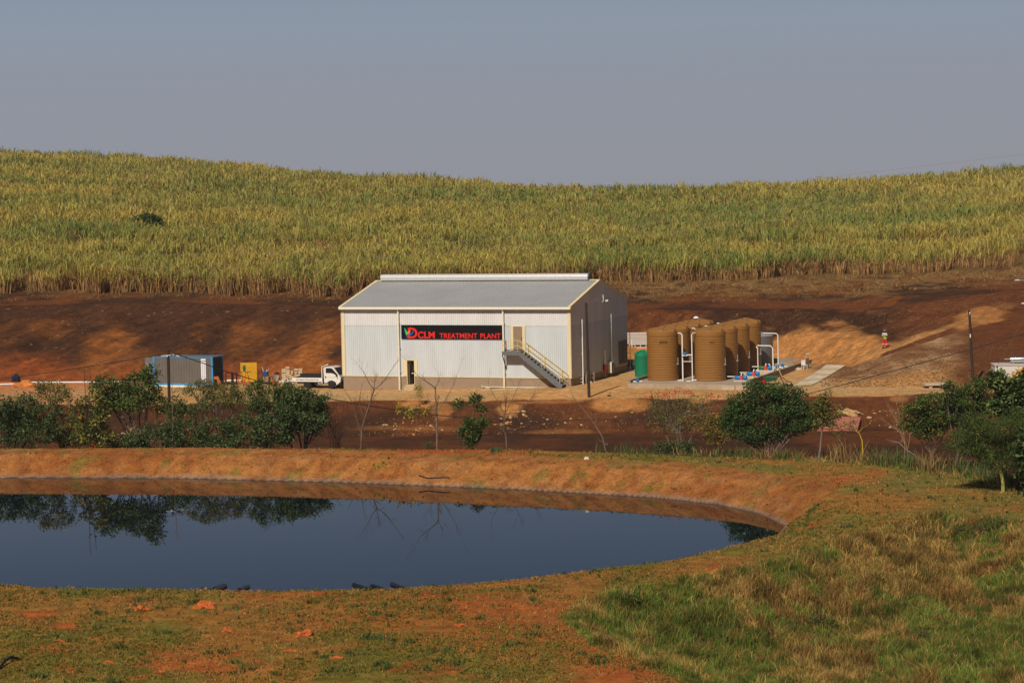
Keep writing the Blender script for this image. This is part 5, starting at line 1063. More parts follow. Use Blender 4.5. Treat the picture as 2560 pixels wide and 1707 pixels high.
Rr = [.13, .12, .14, .06, .055, .09, .075, .09, .065, .045, .045, .09, .065, .045, .045, .06, .045, .035, .035, .06, .045, .035, .035]
skin_chain('body', V, E_, Rr, M_SKIN, pr)
skin_chain('trousers', [(0, 0, .97), (0, 0, .90), (-.11, 0, .82), (-.135, -.03, .48), (-.15, .02, .10), (.11, 0, .82), (.145, .05, .48), (.17, .10, .10)], [(0, 1), (1, 2), (2, 3), (3, 4), (1, 5), (5, 6), (6, 7)], [.155, .15, .12, .10, .085, .12, .10, .085], mat('red work trousers', (.62, .02, .03), .8), pr)
for c_, nm in (((-.138, -.02, .42), 'knee_band'), ((.148, .06, .42), 'knee_band')): MB().lathe([(.108, -.035), (.112, 0), (.108, .035)], 14, c_, cap=False).build(nm, mat('reflective band', (.80, .66, .50), .4), pr, True)
skin_chain('shirt', [(0, 0, 1.0), (0, 0, 1.2), (0, 0, 1.38), (-.18, 0, 1.41), (-.25, -.03, 1.16), (.18, 0, 1.41), (.26, -.04, 1.17)], [(0, 1), (1, 2), (2, 3), (3, 4), (2, 5), (5, 6)], [.15, .155, .145, .085, .065, .085, .065], mat('pale grey shirt', (.52, .50, .46), .8), pr)
MB().lathe([(.185, .92), (.19, 1.0), (.185, 1.15), (.18, 1.24), (.165, 1.26)], 18, cap=False).build('safety_vest', mat('yellow safety vest', (.62, .80, .10), .7), pr, True).scale = (1, .8, 1)
MB().lathe([(.185, 1.645), (.175, 1.655), (.115, 1.66), (.11, 1.74), (.075, 1.79), (.01, 1.80)], 18, (0, -.02, 0), cap=False).build('hat', mat('grey felt hat', (.17, .15, .16), .9), pr, True)
for s_ in (-1, 1):
    MB().tube([(s_*.035, -.105, 1.655), (s_*.035, -.112, 1.655)], .012, 6).build('eye', M_PVC, pr)
for hx, hz_, sg_ in ((.0, 1.11, 1), (.03, 1.28, -1)):
    hm = MB()
    for k in range(4): hm.tube([(hx+(.0), -.29, hz_-.03+k*.02), (hx+.05*sg_, -.31, hz_-.03+k*.02), (hx+.07*sg_, -.28, hz_-.03+k*.02)], [.010, .009, .007], 5)
    hm.tube([(hx, -.28, hz_+.05), (hx+.04*sg_, -.30, hz_+.07)], [.011, .008], 5); hm.build('fingers', M_SKIN, pr)
for x, y in ((-.155, -.07), (.18, .01)): MB().rbox((x, y, .05), (.10, .28, .10)).build('boot', M_BLACK, pr)

# ================================================================ stones, mounds and pipes
import bmesh
def rockmesh(seed):
    bm = bmesh.new(); bmesh.ops.create_icosphere(bm, subdivisions=2, radius=1); r_ = np.random.RandomState(seed)
    for _ in range(7):
        n_ = Vector(r_.normal(size=3)).normalized(); d_ = r_.uniform(.55, .85)
        for v in bm.verts:
            k = v.co.dot(n_)
            if k > d_: v.co -= n_*(k-d_)
    me = bpy.data.meshes.new('rock'); bm.to_mesh(me); bm.free(); return me
M_ROCK = mat('tan rock', (.52, .33, .16), .9, noise=.2, nscale=5, bump=.3); M_ROCKO = mat('orange rock', (.56, .25, .08), .9, noise=.2, nscale=5, bump=.3); M_ROCKW = mat('white rock', (.68, .58, .48), .9, noise=.1, nscale=5, bump=.3)
rms = []
for i in range(6):
    me = rockmesh(40+i); me.materials.append(M_ROCK if i % 3 else M_ROCKO); rms.append(me)
rr = random.Random(31)
def rockname(px, Y, s0):
    if s0 < .075: return 'tiny'
    sz = 'large' if s0 > .26 else ('medium' if s0 > .15 else 'small')
    return sz
zones = [((940, 1130), (190, 193.5), 60, .10), ((1230, 1330), (191.5, 194), 22, .13), ((1130, 1480), (188.8, 193), 34, .14), ((1480, 1640), (189, 193), 20, .10), ((290, 340), (190, 195.5), 14, .16), ((1640, 1800), (188, 190), 8, .12), ((2130, 2260), (183, 187), 12, .12)]
near_by = {0: 'below the doorway between two bare trees', 1: 'beside the right bare tree', 2: 'below the stair end of the building', 3: 'left of the red flowered tree', 4: 'in the gap between the left hand trees', 5: 'behind the dark round tree', 6: 'near the brick structure'}
for zi, (pxr, Yr, n_, s0) in enumerate(zones):
    for i in range(n_):
        px = rr.uniform(*pxr) if rr.random() < .3 else rr.gauss(sum(pxr)/2, (pxr[1]-pxr[0])/5); Y = rr.uniform(*Yr); s_ = .72*s0*rr.choice((.5, .5, .7, .7, 1, 1.3, 2.0))*rr.uniform(.8, 1.2)
        o = bpy.data.objects.new('rock', rr.choice(rms)); C.objects.link(o); o.location = gp(px, Y)+np.array([0, 0, s_*.2]); o.scale = (s_*rr.uniform(.9, 1.6), s_, s_*rr.uniform(.55, .8)); o.rotation_euler = (rr.uniform(-.3, .3), rr.uniform(-.3, .3), rr.uniform(0, 6))
        hi = 'high' if Y > Yr[0]+(Yr[1]-Yr[0])*.6 else 'low'; cl_ = 'orange' if o.data in (rms[0], rms[3]) else 'tan'
        tag(o, f'{rockname(px, Y, s_)} {cl_} stone {hi} on the slope {near_by[zi]}', 'stone', f'{rockname(px, Y, s_)} {cl_} stones {hi} on the dark slope {near_by[zi]}')
# fine stones that nobody could count
def stones(name, label, X, Y, size, col, seed, flat=.6):
    r_ = np.random.RandomState(seed); n = len(X); Z = terrain(X, Y); base = np.array([[1, 0, 0], [0, 1, 0], [-1, 0, 0], [0, -1, 0], [0, 0, 1], [0, 0, -.5]])
    FF = np.array([[0, 1, 4], [1, 2, 4], [2, 3, 4], [3, 0, 4], [1, 0, 5], [2, 1, 5], [3, 2, 5], [0, 3, 5]])
    th = r_.uniform(0, 6.28, n); c_, s_ = np.cos(th), np.sin(th); B = base[None]*r_.uniform(.6, 1.2, (n, 6, 1))*size[:, None, None]
    V = np.stack([B[..., 0]*c_[:, None]*1.3-B[..., 1]*s_[:, None], B[..., 0]*s_[:, None]+B[..., 1]*c_[:, None], B[..., 2]*flat], -1)+np.stack([X, Y, Z+size*.15], 1)[:, None]
    F = (FF[None]+(np.arange(n)*6)[:, None, None]).reshape(-1, 3); K = np.repeat(np.asarray(col)*(1+r_.uniform(-.35, .35, n))[:, None], 6, 0)
    return tag(npmesh(name, V.reshape(-1, 3), F, GRASS, np.clip(K, 0, 1)), label, kind='stuff')
rs = np.random.RandomState(77)
X, Y = scatter(9000, -.235, .235, 186, 201, rs); k = rs.rand(len(X)) < sstep(.35, .75, fbm(X, Y, 201, 3.5, 4))*.7; X, Y = X[k], Y[k]
stones('gravel', 'fine loose stones on the dark slope under the road', X, Y, rs.uniform(.025, .09, len(X)), [.42, .23, .10], 1)
X, Y = scatter(30000, -.235, .20, 117, 154, rs); s = pond_d(X, Y); k = (s > .6) & (s < 4.3) & (rs.rand(len(X)) < sstep(.3, .7, fbm(X, Y, 211, 2.5, 3))); X, Y = X[k], Y[k]
stones('gravel', 'fine stones scattered on the inner pond bank', X, Y, rs.uniform(.015, .055, len(X)), [.44, .25, .12], 2)
X, Y = scatter(16000, .10, .225, 212, 240, rs); z, t_ = loft(X, Y); px = 1280+FPX*X/Y
k = (t_ > 4.05) & (t_ < 6) & (rs.rand(len(X)) < sstep(.4, .75, fbm(X, Y, 221, 3., 4))*.45) & (((px > 1900) & (px < 2230) & (t_ > 4.5)) | ((px > 2200) & (px < 2520)) | (rs.rand(len(X)) < .08)); X, Y = X[k], Y[k]
stones('gravel', 'broken tan rock fragments on the cut bank at right', X, Y, rs.uniform(.025, .085, len(X)), [.34, .17, .06], 3)
X, Y = scatter(14000, -.235, -.06, 222, 246, rs); z, t_ = loft(X, Y); k = (t_ > 4) & (t_ < 6) & (rs.rand(len(X)) < sstep(.4, .8, fbm(X, Y, 231, 4., 4))*.45); X, Y = X[k], Y[k]
stones('gravel', 'small stones on the cut bank behind the container', X, Y, rs.uniform(.02, .06, len(X)), [.36, .18, .08], 4)
X, Y = scatter(5000, .13, .22, 196, 212, rs); z, t_ = loft(X, Y); k = (t_ > 3.0) & (t_ < 4.0) & (1280+FPX*X/Y > 2050); X, Y = X[k], Y[k]
stones('gravel', 'dark clods on the spoil slope right of the path', X, Y, rs.uniform(.02, .09, len(X)), [.24, .125, .06], 5)
# white stone on the berm, dirt mounds on the lawn
o = lump('rock', 'single white rock on the far pond bank', 'stone', gpy(1467, 1149), .18, .14, .13, M_ROCKW, 4, None, .2)
M_MND = mat('bright orange dirt', (.50, .125, .03), .95, noise=.35, nscale=9, bump=1.0, bscale=14)
for i, (px, py, w_, lb) in enumerate(((351, 1530, .36, 'upright crumbly orange mound left of the other tall one'), (513, 1519, .46, 'largest bright orange mound on the lawn near the left pipes'), (572, 1582, .26, 'orange mound in the tuft right below the largest mound'), (760, 1590, .36, 'orange mound in the middle of the foreground lawn'), (726, 1628, .26, 'flat orange mound just below the middle mound'), (840, 1646, .34, 'low orange mound at the lower centre of the lawn'), (1152, 1564, .30, 'orange mound on the right part of the lawn'), (152, 1604, .24, 'small orange mound at the left of the lawn'), (272, 1656, .28, 'long orange mound in the lower left lawn'), (400, 1680, .22, 'small orange mound low in the left lawn'), (1038, 1604, .22, 'small orange mound between the middle and right mounds'))):
    g_ = gpy(px, py, 55, 125); lump('dirt_mound', lb, 'dirt mound', g_, w_*.85, w_*.6, w_*(.55 if i < 4 else .25), M_MND, 60+i, 'orange dirt mounds on the lawn', .34)
def crest_pipe(label, pxa, pya, pxb, pyb, Y, r):
    Y = Y*KS
    a = at(pxa, pya-3, Y); b_ = at(pxb, pyb-2, Y-1.6); r *= 1.15; o = MB().tube([(0, 0, 0), tuple(b_-a)], r, 16).build('black_pipe', mat('black plastic pipe', (.012, .013, .02), .35, noise=.2), None, True); o.location = a; tag(o, label, 'pipe', 'black pipes at the near pond edge')
crest_pipe('stubby black pipe sticking up at the near pond edge, left', 560, 1468.5, 538, 1476, 107.5, .13); crest_pipe('black pipe end with pale clod at the near pond edge', 619, 1469.5, 598, 1477, 107.5, .10)
crest_pipe('long black pipe slanting over the near pond edge, left of three', 885, 1465, 930, 1479, 107.2, .10); crest_pipe('middle of three black pipes over the near pond edge', 930, 1467, 975, 1480, 107.0, .085); crest_pipe('right of three black pipes, beside bare orange soil', 981, 1463, 1010, 1474, 107.3, .10)
lump('rock', 'small tan rock at the near pond edge left of the pipes', 'stone', at(516, 1473, 107.4*KS), .10, .1, .1, M_ROCKO, 14, None, .1)
P = [gpy(-30, 1690, 55, 125), gpy(2, 1672, 55, 125), gpy(12, 1665, 55, 125)+np.array([0, 0, .10]), gpy(28, 1657, 55, 125)+np.array([0, 0, .12]), gpy(48, 1651, 55, 125)]
o = MB().tube([tuple(p-P[0]+np.array([0, 0, .05])) for p in P], .055, 10).build('black_hose', mat('black hose', (.015, .015, .018), .4), None, True); o.location = P[0]; tag(o, 'short curved black hose at the lower left corner', 'hose')
P = [gpy(px, py, 115, 165)+np.array([0, 0, .03]) for px, py in ((1047, 1196), (1070, 1198), (1100, 1198.5), (1125, 1199))]
o = MB().tube([tuple(p-P[0]) for p in P], .04, 8).build('black_pipe', MATS['black plastic pipe'], None, True); o.location = P[0]; tag(o, 'thin black pipe lying along the far pond bank', 'pipe')
# ================================================================ trees and shrubs
LEAF = leafmat('tree leaf', .22, .5, .25); M_BARK = mat('grey brown bark', (.16, .10, .065), .9, noise=.25, nscale=3, bump=.4); M_BARKP = mat('pale bark', (.19, .14, .10), .85, noise=.2, nscale=3); M_BARKG = mat('green yellow bark', (.34, .33, .08), .8, noise=.2, nscale=3); M_BARKR = mat('dark red twigs', (.085, .035, .025), .9, noise=.2); M_BARKY = mat('yellow bark', (.55, .40, .02), .7, noise=.2)
def leaves(parent, name, centres, nper, rad, ln, wd, pal, seed, droop=.2, m=None):
    """centres (n,3): leaf clumps; every leaf a folded diamond"""
    r_ = np.random.RandomState(seed); cen = np.repeat(centres, nper, 0); n = len(cen)
    if n == 0: return None
    off = r_.normal(size=(n, 3)); off /= np.linalg.norm(off, axis=1)[:, None]+1e-9; off *= (rad*np.repeat(r_.uniform(.55, 1.35, len(centres)), nper)*r_.uniform(.15, 1, n)**.6)[:, None]; off[:, 2] *= .8
    P = cen+off; d = off/np.linalg.norm(off, axis=1)[:, None]*.9+r_.normal(size=(n, 3))*.6; d[:, 2] -= droop; d /= np.linalg.norm(d, axis=1)[:, None]
    up = np.array([0, 0, 1.0])+r_.normal(size=(n, 3))*.55; sd = np.cross(d, up); sd /= np.linalg.norm(sd, axis=1)[:, None]+1e-9
    L_ = (ln*r_.uniform(.6, 1.3, n))[:, None]; W_ = (wd*r_.uniform(.7, 1.2, n))[:, None]
    V = np.stack([P, P+d*L_*.5+sd*W_*.5, P+d*L_, P+d*L_*.5-sd*W_*.5], 1).reshape(-1, 3); F = (np.array([[0, 1, 2, 3]])+(np.arange(n)*4)[:, None])
    pal = np.asarray(pal, float)*np.array([1.75, 1.6, 1.35]); ci = r_.randint(0, len(pal), len(centres)); pick = np.where(r_.rand(n) < .6, np.repeat(ci, nper), r_.randint(0, len(pal), n))
    cl = np.repeat(1+r_.uniform(-.25, .25, len(centres)), nper); K = pal[pick]*(cl*(1+r_.uniform(-.25, .25, n)))[:, None]
    return npmesh(name, V, F, m or LEAF, np.repeat(np.clip(K, 0, 1), 4, 0), False, parent)
def blobpts(blobs, n, seed, base, Y, ydep=.8, fill=.45):
    """clump centres spread through image-measured ellipsoids (px, py, width, height, weight)"""
    r_ = np.random.RandomState(seed); out = []; tot = sum(b_[2]*b_[3]*(b_[4] if len(b_) > 4 else 1) for b_ in blobs); s_ = Y/FPX; cs = []
    for b_ in blobs:
        w_ = b_[4] if len(b_) > 4 else 1; k = max(2, int(n*b_[2]*b_[3]*w_/tot)); q = r_.normal(size=(k, 3)); q /= np.linalg.norm(q, axis=1)[:, None]; q *= (r_.uniform(fill, 1.0, k)**.5)[:, None]
        q *= (1+.20*np.sin(q[:, 0]*6+b_[0])*np.cos(q[:, 2]*5+b_[1])+r_.uniform(-.05, .28, k)*(r_.rand(k) < .4))[:, None]
        q = q[np.sin(q[:, 0]*5.1+b_[1])*np.sin(q[:, 2]*4.7+b_[0])*np.cos(q[:, 1]*4+b_[0]) < .33]
        dy = r_.uniform(-.15, .15)*b_[2]*s_ if len(blobs) > 2 else 0
        c_ = at(b_[0], b_[1], Y+dy)-base; out.append(c_+q*np.array([b_[2]/2*s_, b_[2]/2*s_*ydep, b_[3]/2*s_])); cs.append(c_)
    return np.concatenate(out), cs
def tree(name, label, px, pyb, Y, blobs, n, nper, pal, leaf=(.16, .07), rad=.34, trunk=(.13, .06), bark=None, fork=.35, seed=1, cat='tree', group=None, lean=0, twigs=26, fill=.45, multi=1, m=None, extra=None, droop=.2):
    k_ = 1.9 if group == grpR else 1.2; n = int(n*k_); nper = int(nper*1.35); leaf = (leaf[0]*.95, leaf[1]*1.3)
    base = gp(px, Y*(KS if Y < 180 else 1)) if pyb is None else gpy(px, pyb, 105, 190); Y = float(base[1]); base = base-np.array([0, 0, .06]); bark = bark or M_BARK
    t = thing(name, label, cat, base, 0, group); P, cs = blobpts(blobs, n, seed, base, Y, fill=fill); r_ = np.random.RandomState(seed+5)
    zc = min(c_[2] for c_ in cs); ctr = np.mean(cs, 0); tm = MB()
    for q_ in range(multi):
        o_ = np.array([r_.uniform(-.25, .25)*(multi > 1), r_.uniform(-.2, .2)*(multi > 1), 0]); fk = np.array([ctr[0]*fork+lean+o_[0]*1.5, ctr[1]*fork+o_[1], max(.5, zc*fork+.2)])
        mid = (o_+fk)/2+np.array([r_.uniform(-.06, .06), 0, 0])
        tm.tube([tuple(o_), tuple(mid), tuple(fk)], [trunk[0], trunk[0]*.85, trunk[0]*.75], 9)
        for c_ in cs[q_::multi]:
            mm = (fk+c_)/2+r_.uniform(-.2, .2, 3); tm.tube([tuple(fk), tuple(mm), tuple(c_)], [trunk[0]*.5, trunk[1]*.6, trunk[1]*.3], 7)
            nb = np.argsort(np.linalg.norm(P-c_, axis=1)); nb = nb[r_.randint(0, max(1, len(nb)//len(cs)), twigs//max(1, len(cs))+2)]
            for j in nb:
                p_ = P[j]; st_ = mm if r_.rand() < .4 else c_; h_ = (st_+p_)/2+r_.uniform(-.12, .12, 3); tm.tube([tuple(st_), tuple(h_), tuple(p_)], [trunk[1]*.4, trunk[1]*.26, trunk[1]*.12], 5, False)
    tm.build('trunk', bark, t, True); leaves(t, 'crown', P, nper, rad, leaf[0], leaf[1], pal, seed+9, droop, m)
    if extra: extra(t, P, base, Y)
    return t
def bare(name, label, px, pyb, paths, bark=None, seed=1, side=5, Y=None, extra=None, cat='tree', sl=(.3, .9), lv=2, group=None):
    """leafless tree: main limbs follow measured points (px, py, radius), side twigs branch from them"""
    base = gpy(px, pyb, 105, 190) if pyb else gp(px, Y*KS); Y = float(base[1]); base = base-np.array([0, 0, .05]); t = thing(name, label, cat, base, 0, group); r_ = np.random.RandomState(seed); tm = MB()
    def twig(p, d, l, r, lev):
        q = p+d*l*.5+r_.uniform(-.06, .06, 3)*l; e_ = p+d*l+r_.uniform(-.12, .12, 3)*l+np.array([0, 0, .1*l]); tm.tube([tuple(p), tuple(q), tuple(e_)], [r, r*.7, r*.35], 5, False)
        if lev > 0:
            for _ in range(r_.randint(2, 4)):
                f_ = r_.uniform(.3, .95); s_ = p+(e_-p)*f_; dd = d+r_.normal(size=3)*.55; dd[2] += .15; dd /= np.linalg.norm(dd); twig(s_, dd, l*r_.uniform(.4, .7), r*.55, lev-1)
    for pth in paths:
        dy = 0; pts = []
        dys = np.cumsum(r_.uniform(-.3, .3, len(pth))); dys[0] = 0 if pth is paths[0] else dys[0]
        for (a_, b_, rr_), dq in zip(pth, dys): pts.append(at(a_, b_, Y+(dq if pth is not paths[0] else 0))-base)
        if pth is paths[0]: pts[0] = np.array([0, 0, 0.])
        rad = [q[2]*.85 for q in pth]; tm.tube([tuple(p) for p in pts], rad, 8)
        for _ in range(side):
            i = r_.randint(max(0, len(pts)//3 if pth is paths[0] else 0), len(pts)-1); f_ = r_.rand(); p = pts[i]*(1-f_)+pts[i+1]*f_; d = (pts[i+1]-pts[i])/np.linalg.norm(pts[i+1]-pts[i]); d = d+r_.normal(size=3)*.7; d[2] += .25; d /= np.linalg.norm(d)
            twig(p, d, r_.uniform(*sl), rad[i]*.45, lv)
    tm.build('branches', bark or M_BARK, t, True)
    if extra: extra(t, base, Y)
    return t
GA = [(.040, .070, .018), (.060, .095, .022), (.085, .115, .028), (.030, .052, .016)]; GD = [(.035, .062, .022), (.050, .085, .028), (.028, .048, .018), (.075, .105, .040)]
GY = [(.08, .10, .025), (.12, .13, .03), (.055, .08, .02), (.15, .12, .03)]; GO = [(.075, .095, .025), (.11, .12, .035), (.055, .075, .022), (.14, .115, .035)]
grpR = 'grove of trees at the right edge'
grpL = 'trees and shrubs in front of the road at left'
tree('leafy_tree', 'dark dense tree at the far left edge beyond the berm', 20, None, 174.0, [(0, 1015, 90, 44), (60, 1012, 80, 50), (110, 1035, 70, 50), (0, 1070, 130, 80), (90, 1085, 120, 60), (40, 1050, 100, 56)], 400, 22, GD, (.20, .08), .36, (.14, .06), seed=2, group=grpL)
tree('leafy_tree', 'tree with a flat olive branch lifted over the road, far left', 165, None, 175.5, [(110, 962, 50, 24), (145, 980, 90, 42), (165, 1060, 120, 100), (215, 1085, 110, 75), (120, 1000, 40, 40, .4)], 300, 20, GO, (.18, .07), .30, (.10, .05), seed=3, group=grpL)
def redl(t, P, base, Y):
    r_ = np.random.RandomState(6); leaves(t, 'red_leaves', P[r_.randint(0, len(P), 6)], 9, .15, .2, .1, [(.42, .03, .02), (.5, .14, .02)], 8)
tree('slender_tree', 'slender yellow green tree with a few red leaves and bare poles', 225, None, 172.5, [(228, 1005, 60, 50), (255, 1020, 50, 40), (225, 1050, 80, 60), (240, 1090, 90, 60)], 130, 16, GY, (.22, .12), .32, (.06, .03), seed=4, group=grpL, extra=redl)
bare('bare_sapling', 'two thin bare upright stems rising above the left trees', 218, None, [[(218, 1100, .04), (214, 1000, .03), (210, 912, .018)], [(218, 1100, .04), (223, 1000, .03), (226, 920, .016)]], M_BARKR, 8, 2, 172.0, sl=(.1, .3), lv=0)
tree('leafy_tree', 'tall spreading tree left of the first pole with open branches', 372, None, 174.5, [(262, 965, 75, 45), (300, 985, 70, 50), (345, 960, 70, 45), (375, 935, 46, 34), (372, 975, 60, 44), (330, 1005, 100, 40), (400, 1012, 50, 34), (450, 1020, 70, 40), (270, 1000, 60, 40)], 420, 18, GA, (.21, .08), .32, (.16, .07), bark=M_BARKP, seed=5, group=grpL, lean=-.2, extra=redl)
tree('leafy_tree', 'low bushy tree around the foot of the first pole', 430, None, 173.0, [(390, 1095, 150, 60), (470, 1085, 120, 70), (320, 1105, 100, 40), (505, 1022, 60, 34, .6), (445, 1060, 70, 34, .5)], 300, 19, GD, (.19, .08), .34, (.09, .05), seed=6, group=grpL)
bare('bare_sapling', 'thin bare stem close to the right of the first pole', 432, None, [[(432, 1100, .035), (431, 1020, .03), (430, 935, .014)], [(431, 960, .015), (424, 945, .008)], [(431, 955, .015), (438, 945, .008)]], M_BARKP, 9, 2, 172.4, sl=(.1, .3), lv=0)
tree('feathery_tree', 'olive feathery tree with flat layered crown below the yellow board', 550, None, 175.5, [(480, 974, 70, 26), (520, 965, 60, 26), (560, 978, 100, 36), (600, 978, 50, 26), (540, 1002, 100, 32), (590, 1004, 56, 30)], 250, 20, GO, (.15, .05), .30, (.13, .06), bark=M_BARKP, seed=7, group=grpL)
tree('leafy_tree', 'drooping leafed tree with tips before the drums and block stack', 655, None, 174.5, [(640, 975, 50, 34), (655, 955, 30, 30, .6), (690, 970, 55, 40), (715, 965, 35, 30), (670, 1000, 90, 40), (640, 1020, 60, 40), (710, 990, 50, 34)], 250, 18, GA, (.19, .06), .28, (.09, .045), seed=8, group=grpL, droop=.5)
tree('leafy_shrub', 'broad dark shrub mass between the feathery tree and the round tree', 610, None, 172.0, [(540, 1085, 110, 70), (610, 1068, 110, 60), (680, 1078, 100, 84), (580, 1104, 160, 44), (700, 1040, 60, 60)], 400, 20, GD, (.19, .08), .36, (.09, .05), seed=9, cat='shrub', group=grpL)
tree('round_tree', 'dense round topped tree with dark trunk left of the bare trees', 760, None, 173.8, [(770, 1003, 90, 60), (730, 1025, 70, 66), (795, 1030, 52, 70), (765, 1050, 110, 50), (712, 1085, 56, 46, .7), (742, 986, 60, 30), (790, 1065, 40, 34, .6)], 560, 22, GD+[(.10, .135, .055)], (.16, .075), .32, (.14, .07), bark=mat('very dark bark', (.03, .022, .016), .9), seed=10, group=None)
# bare reddish bush and the leafless trees on the berm
def fan(px, pyb, w_, top, n, r0=.02, seed=3):
    r_ = np.random.RandomState(seed); return [[(px+r_.uniform(-8, 8), pyb, r0), (px+w_*f_*.45+r_.uniform(-6, 6), pyb-(pyb-top)*.5, r0*.7), (px+w_*f_+r_.uniform(-5, 5), top+abs(f_)*22+r_.uniform(-8, 22), r0*.35)] for f_ in np.linspace(-.5, .5, n)]
bare('bare_bush', 'leafless dark red twiggy bush right of the round tree', 840, None, fan(842, 1119, 120, 1000, 13), M_BARKR, 12, 12, 174.9, sl=(.25, .6), lv=2, cat='bush')
bare('bare_tree', 'forked leafless tree before the left end of the building', 899, None, [[(899, 1119, .10), (905, 1070, .085), (921, 1020, .07), (935, 974, .055)], [(935, 974, .045), (923, 958, .035), (912, 935, .02), (903, 919, .01)], [(935, 974, .04), (955, 958, .03), (975, 930, .02), (991, 905, .01)], [(935, 974, .03), (937, 950, .02), (938, 925, .008)], [(912, 1050, .04), (897, 1005, .03), (905, 962, .015)], [(903, 1085, .04), (880, 1005, .03), (861, 973, .012)]], M_BARK, 13, 5, 174.9, sl=(.25, .8), lv=2)
def yl(t, base, Y):
    P, _ = blobpts([(1012, 1022, 50, 26), (1042, 1028, 60, 26)], 34, 4, base, Y); leaves(t, 'leafy_branch', P, 12, .2, .24, .10, [(.20, .19, .03), (.11, .12, .025), (.28, .20, .03)], 5)
bare('bare_tree', 'leafless tree with one leafy branch before the lower doorway', 1094, None, [[(1094.5, 1119, .085), (1092, 1050, .075), (1090, 1010, .065), (1088, 969, .05)], [(1088, 969, .045), (1068, 955, .035), (1040, 935, .022), (1024, 905, .01)], [(1088, 1035, .035), (1110, 1005, .03), (1135, 960, .02), (1148, 921, .009)], [(1088, 969, .03), (1096, 955, .02), (1101, 930, .009)], [(1091, 1048, .03), (1065, 1036, .02), (1010, 1022, .01)], [(1092, 1030, .025), (1070, 1005, .015), (1045, 968, .008)]], M_BARKP, 14, 5, 170.5, sl=(.25, .8), lv=2, extra=yl)
tree('slender_tree', 'slender leafy tree with a few round leaf clumps below the staircase', 1179, None, 171.6, [(1188, 996, 30, 24), (1190, 1016, 26, 18, .8), (1146, 1008, 26, 20, .8), (1212, 1020, 18, 14, .6), (1125, 1030, 14, 10, .5), (1178, 1078, 52, 70, 1.2), (1190, 1060, 60, 26), (1215, 1056, 26, 14, .7)], 190, 17, GA, (.19, .07), .22, (.05, .025), seed=16, fork=.6, twigs=10)
bare('bare_tree', 'wide leafless tree below the foot of the staircase', 1271, None, [[(1271, 1125, .09), (1265, 1090, .075), (1260, 1065, .065), (1262, 1035, .055)], [(1262, 1035, .045), (1266, 1000, .03), (1268, 976, .015)], [(1262, 1040, .035), (1242, 1000, .025), (1222, 965, .015), (1220, 940, .008)], [(1260, 1066, .035), (1235, 1048, .025), (1228, 1035, .012)], [(1262, 1035, .035), (1300, 1030, .025), (1320, 1005, .015), (1337, 985, .008)], [(1260, 1074, .03), (1290, 1072, .02), (1325, 1060, .01)], [(1262, 1035, .03), (1285, 990, .02), (1303, 945, .008)], [(1310, 1020, .02), (1335, 985, .012), (1346, 962, .007)]], M_BARK, 17, 5, 170.5, sl=(.25, .8), lv=2)
bare('bare_tree', 'pale dead leaning tree right of the tall central pole foot', 1531, None, [[(1531, 1130, .06), (1505, 1090, .055), (1480, 1050, .045), (1455, 1020, .035), (1437, 998, .025), (1426, 978, .012)], [(1490, 1062, .02), (1490, 1035, .008)], [(1520, 1112, .03), (1505, 1105, .02), (1492, 1094, .01)], [(1480, 1050, .02), (1478, 1025, .008)]], M_BARKP, 18, 2, 170.5, sl=(.15, .4), lv=1)
tree('leafy_shrub', 'small dark green shrub at the foot of the leafless tree', 1072, 1121, 158, [(1072, 1112, 20, 14)], 14, 14, GD, (.12, .05), .15, (.02, .01), seed=19, cat='shrub', twigs=4)
def flow(t, P, base, Y):
    pts = [(1617, 996), (1632, 990), (1645, 985), (1655, 992), (1662, 982), (1666, 990), (1680, 990), (1688, 974), (1697, 975), (1685, 980), (1712, 978), (1722, 980), (1730, 984), (1772, 988), (1780, 990), (1796, 990), (1668, 978)]
    Q = np.array([at(a_, b_, Y+random.uniform(-.8, .8))-base for a_, b_ in pts])
    for i_, q in enumerate(Q): leaves(t, 'flower_cluster', q[None], 16, .15, .15, .07, [(.34, .018, .008), (.28, .03, .012)], 11+i_, m=leafmat('red petal', .1, .6, .1))
    tm = MB(); f0 = at(1690, 1085, Y)-base
    for q in Q: m_ = (f0+q)/2+np.array([(q[0]-f0[0])*.25, 0, -.1]); tm.tube([tuple(f0), tuple(m_), tuple(q)], [.04, .022, .01], 5, False)
    tm.build('upper_twigs', M_BARKP, t, True)
tree('coral_tree', 'open branched tree crowned with scattered red flowers', 1690, None, 168.3, [(1635, 1015, 60, 50), (1670, 1020, 70, 50), (1720, 1015, 70, 50), (1760, 1005, 50, 40), (1650, 1050, 70, 60), (1700, 1055, 80, 60), (1740, 1040, 60, 50)], 230, 11, GO+GY, (.13, .06), .36, (.10, .05), bark=M_BARKP, seed=21, fill=.1, twigs=70, multi=2, extra=flow)
tree('leafy_shrub', 'dark green shrub around the foot of the red flowered tree', 1672, None, 155.5, [(1665, 1118, 50, 34), (1715, 1122, 60, 30)], 90, 17, GD, (.15, .06), .26, (.04, .02), seed=22, cat='shrub')
tree('leafy_shrub', 'yellow green shrub with orange tinted leaves left of the dark round tree', 1790, 1140, 152, [(1780, 1050, 60, 44), (1800, 1075, 70, 50), (1765, 1070, 40, 40), (1818, 1055, 30, 34), (1790, 1095, 60, 34, .7)], 210, 15, GY+[(.34, .14, .03)], (.13, .06), .26, (.05, .03), seed=23, cat='shrub', fill=.2)
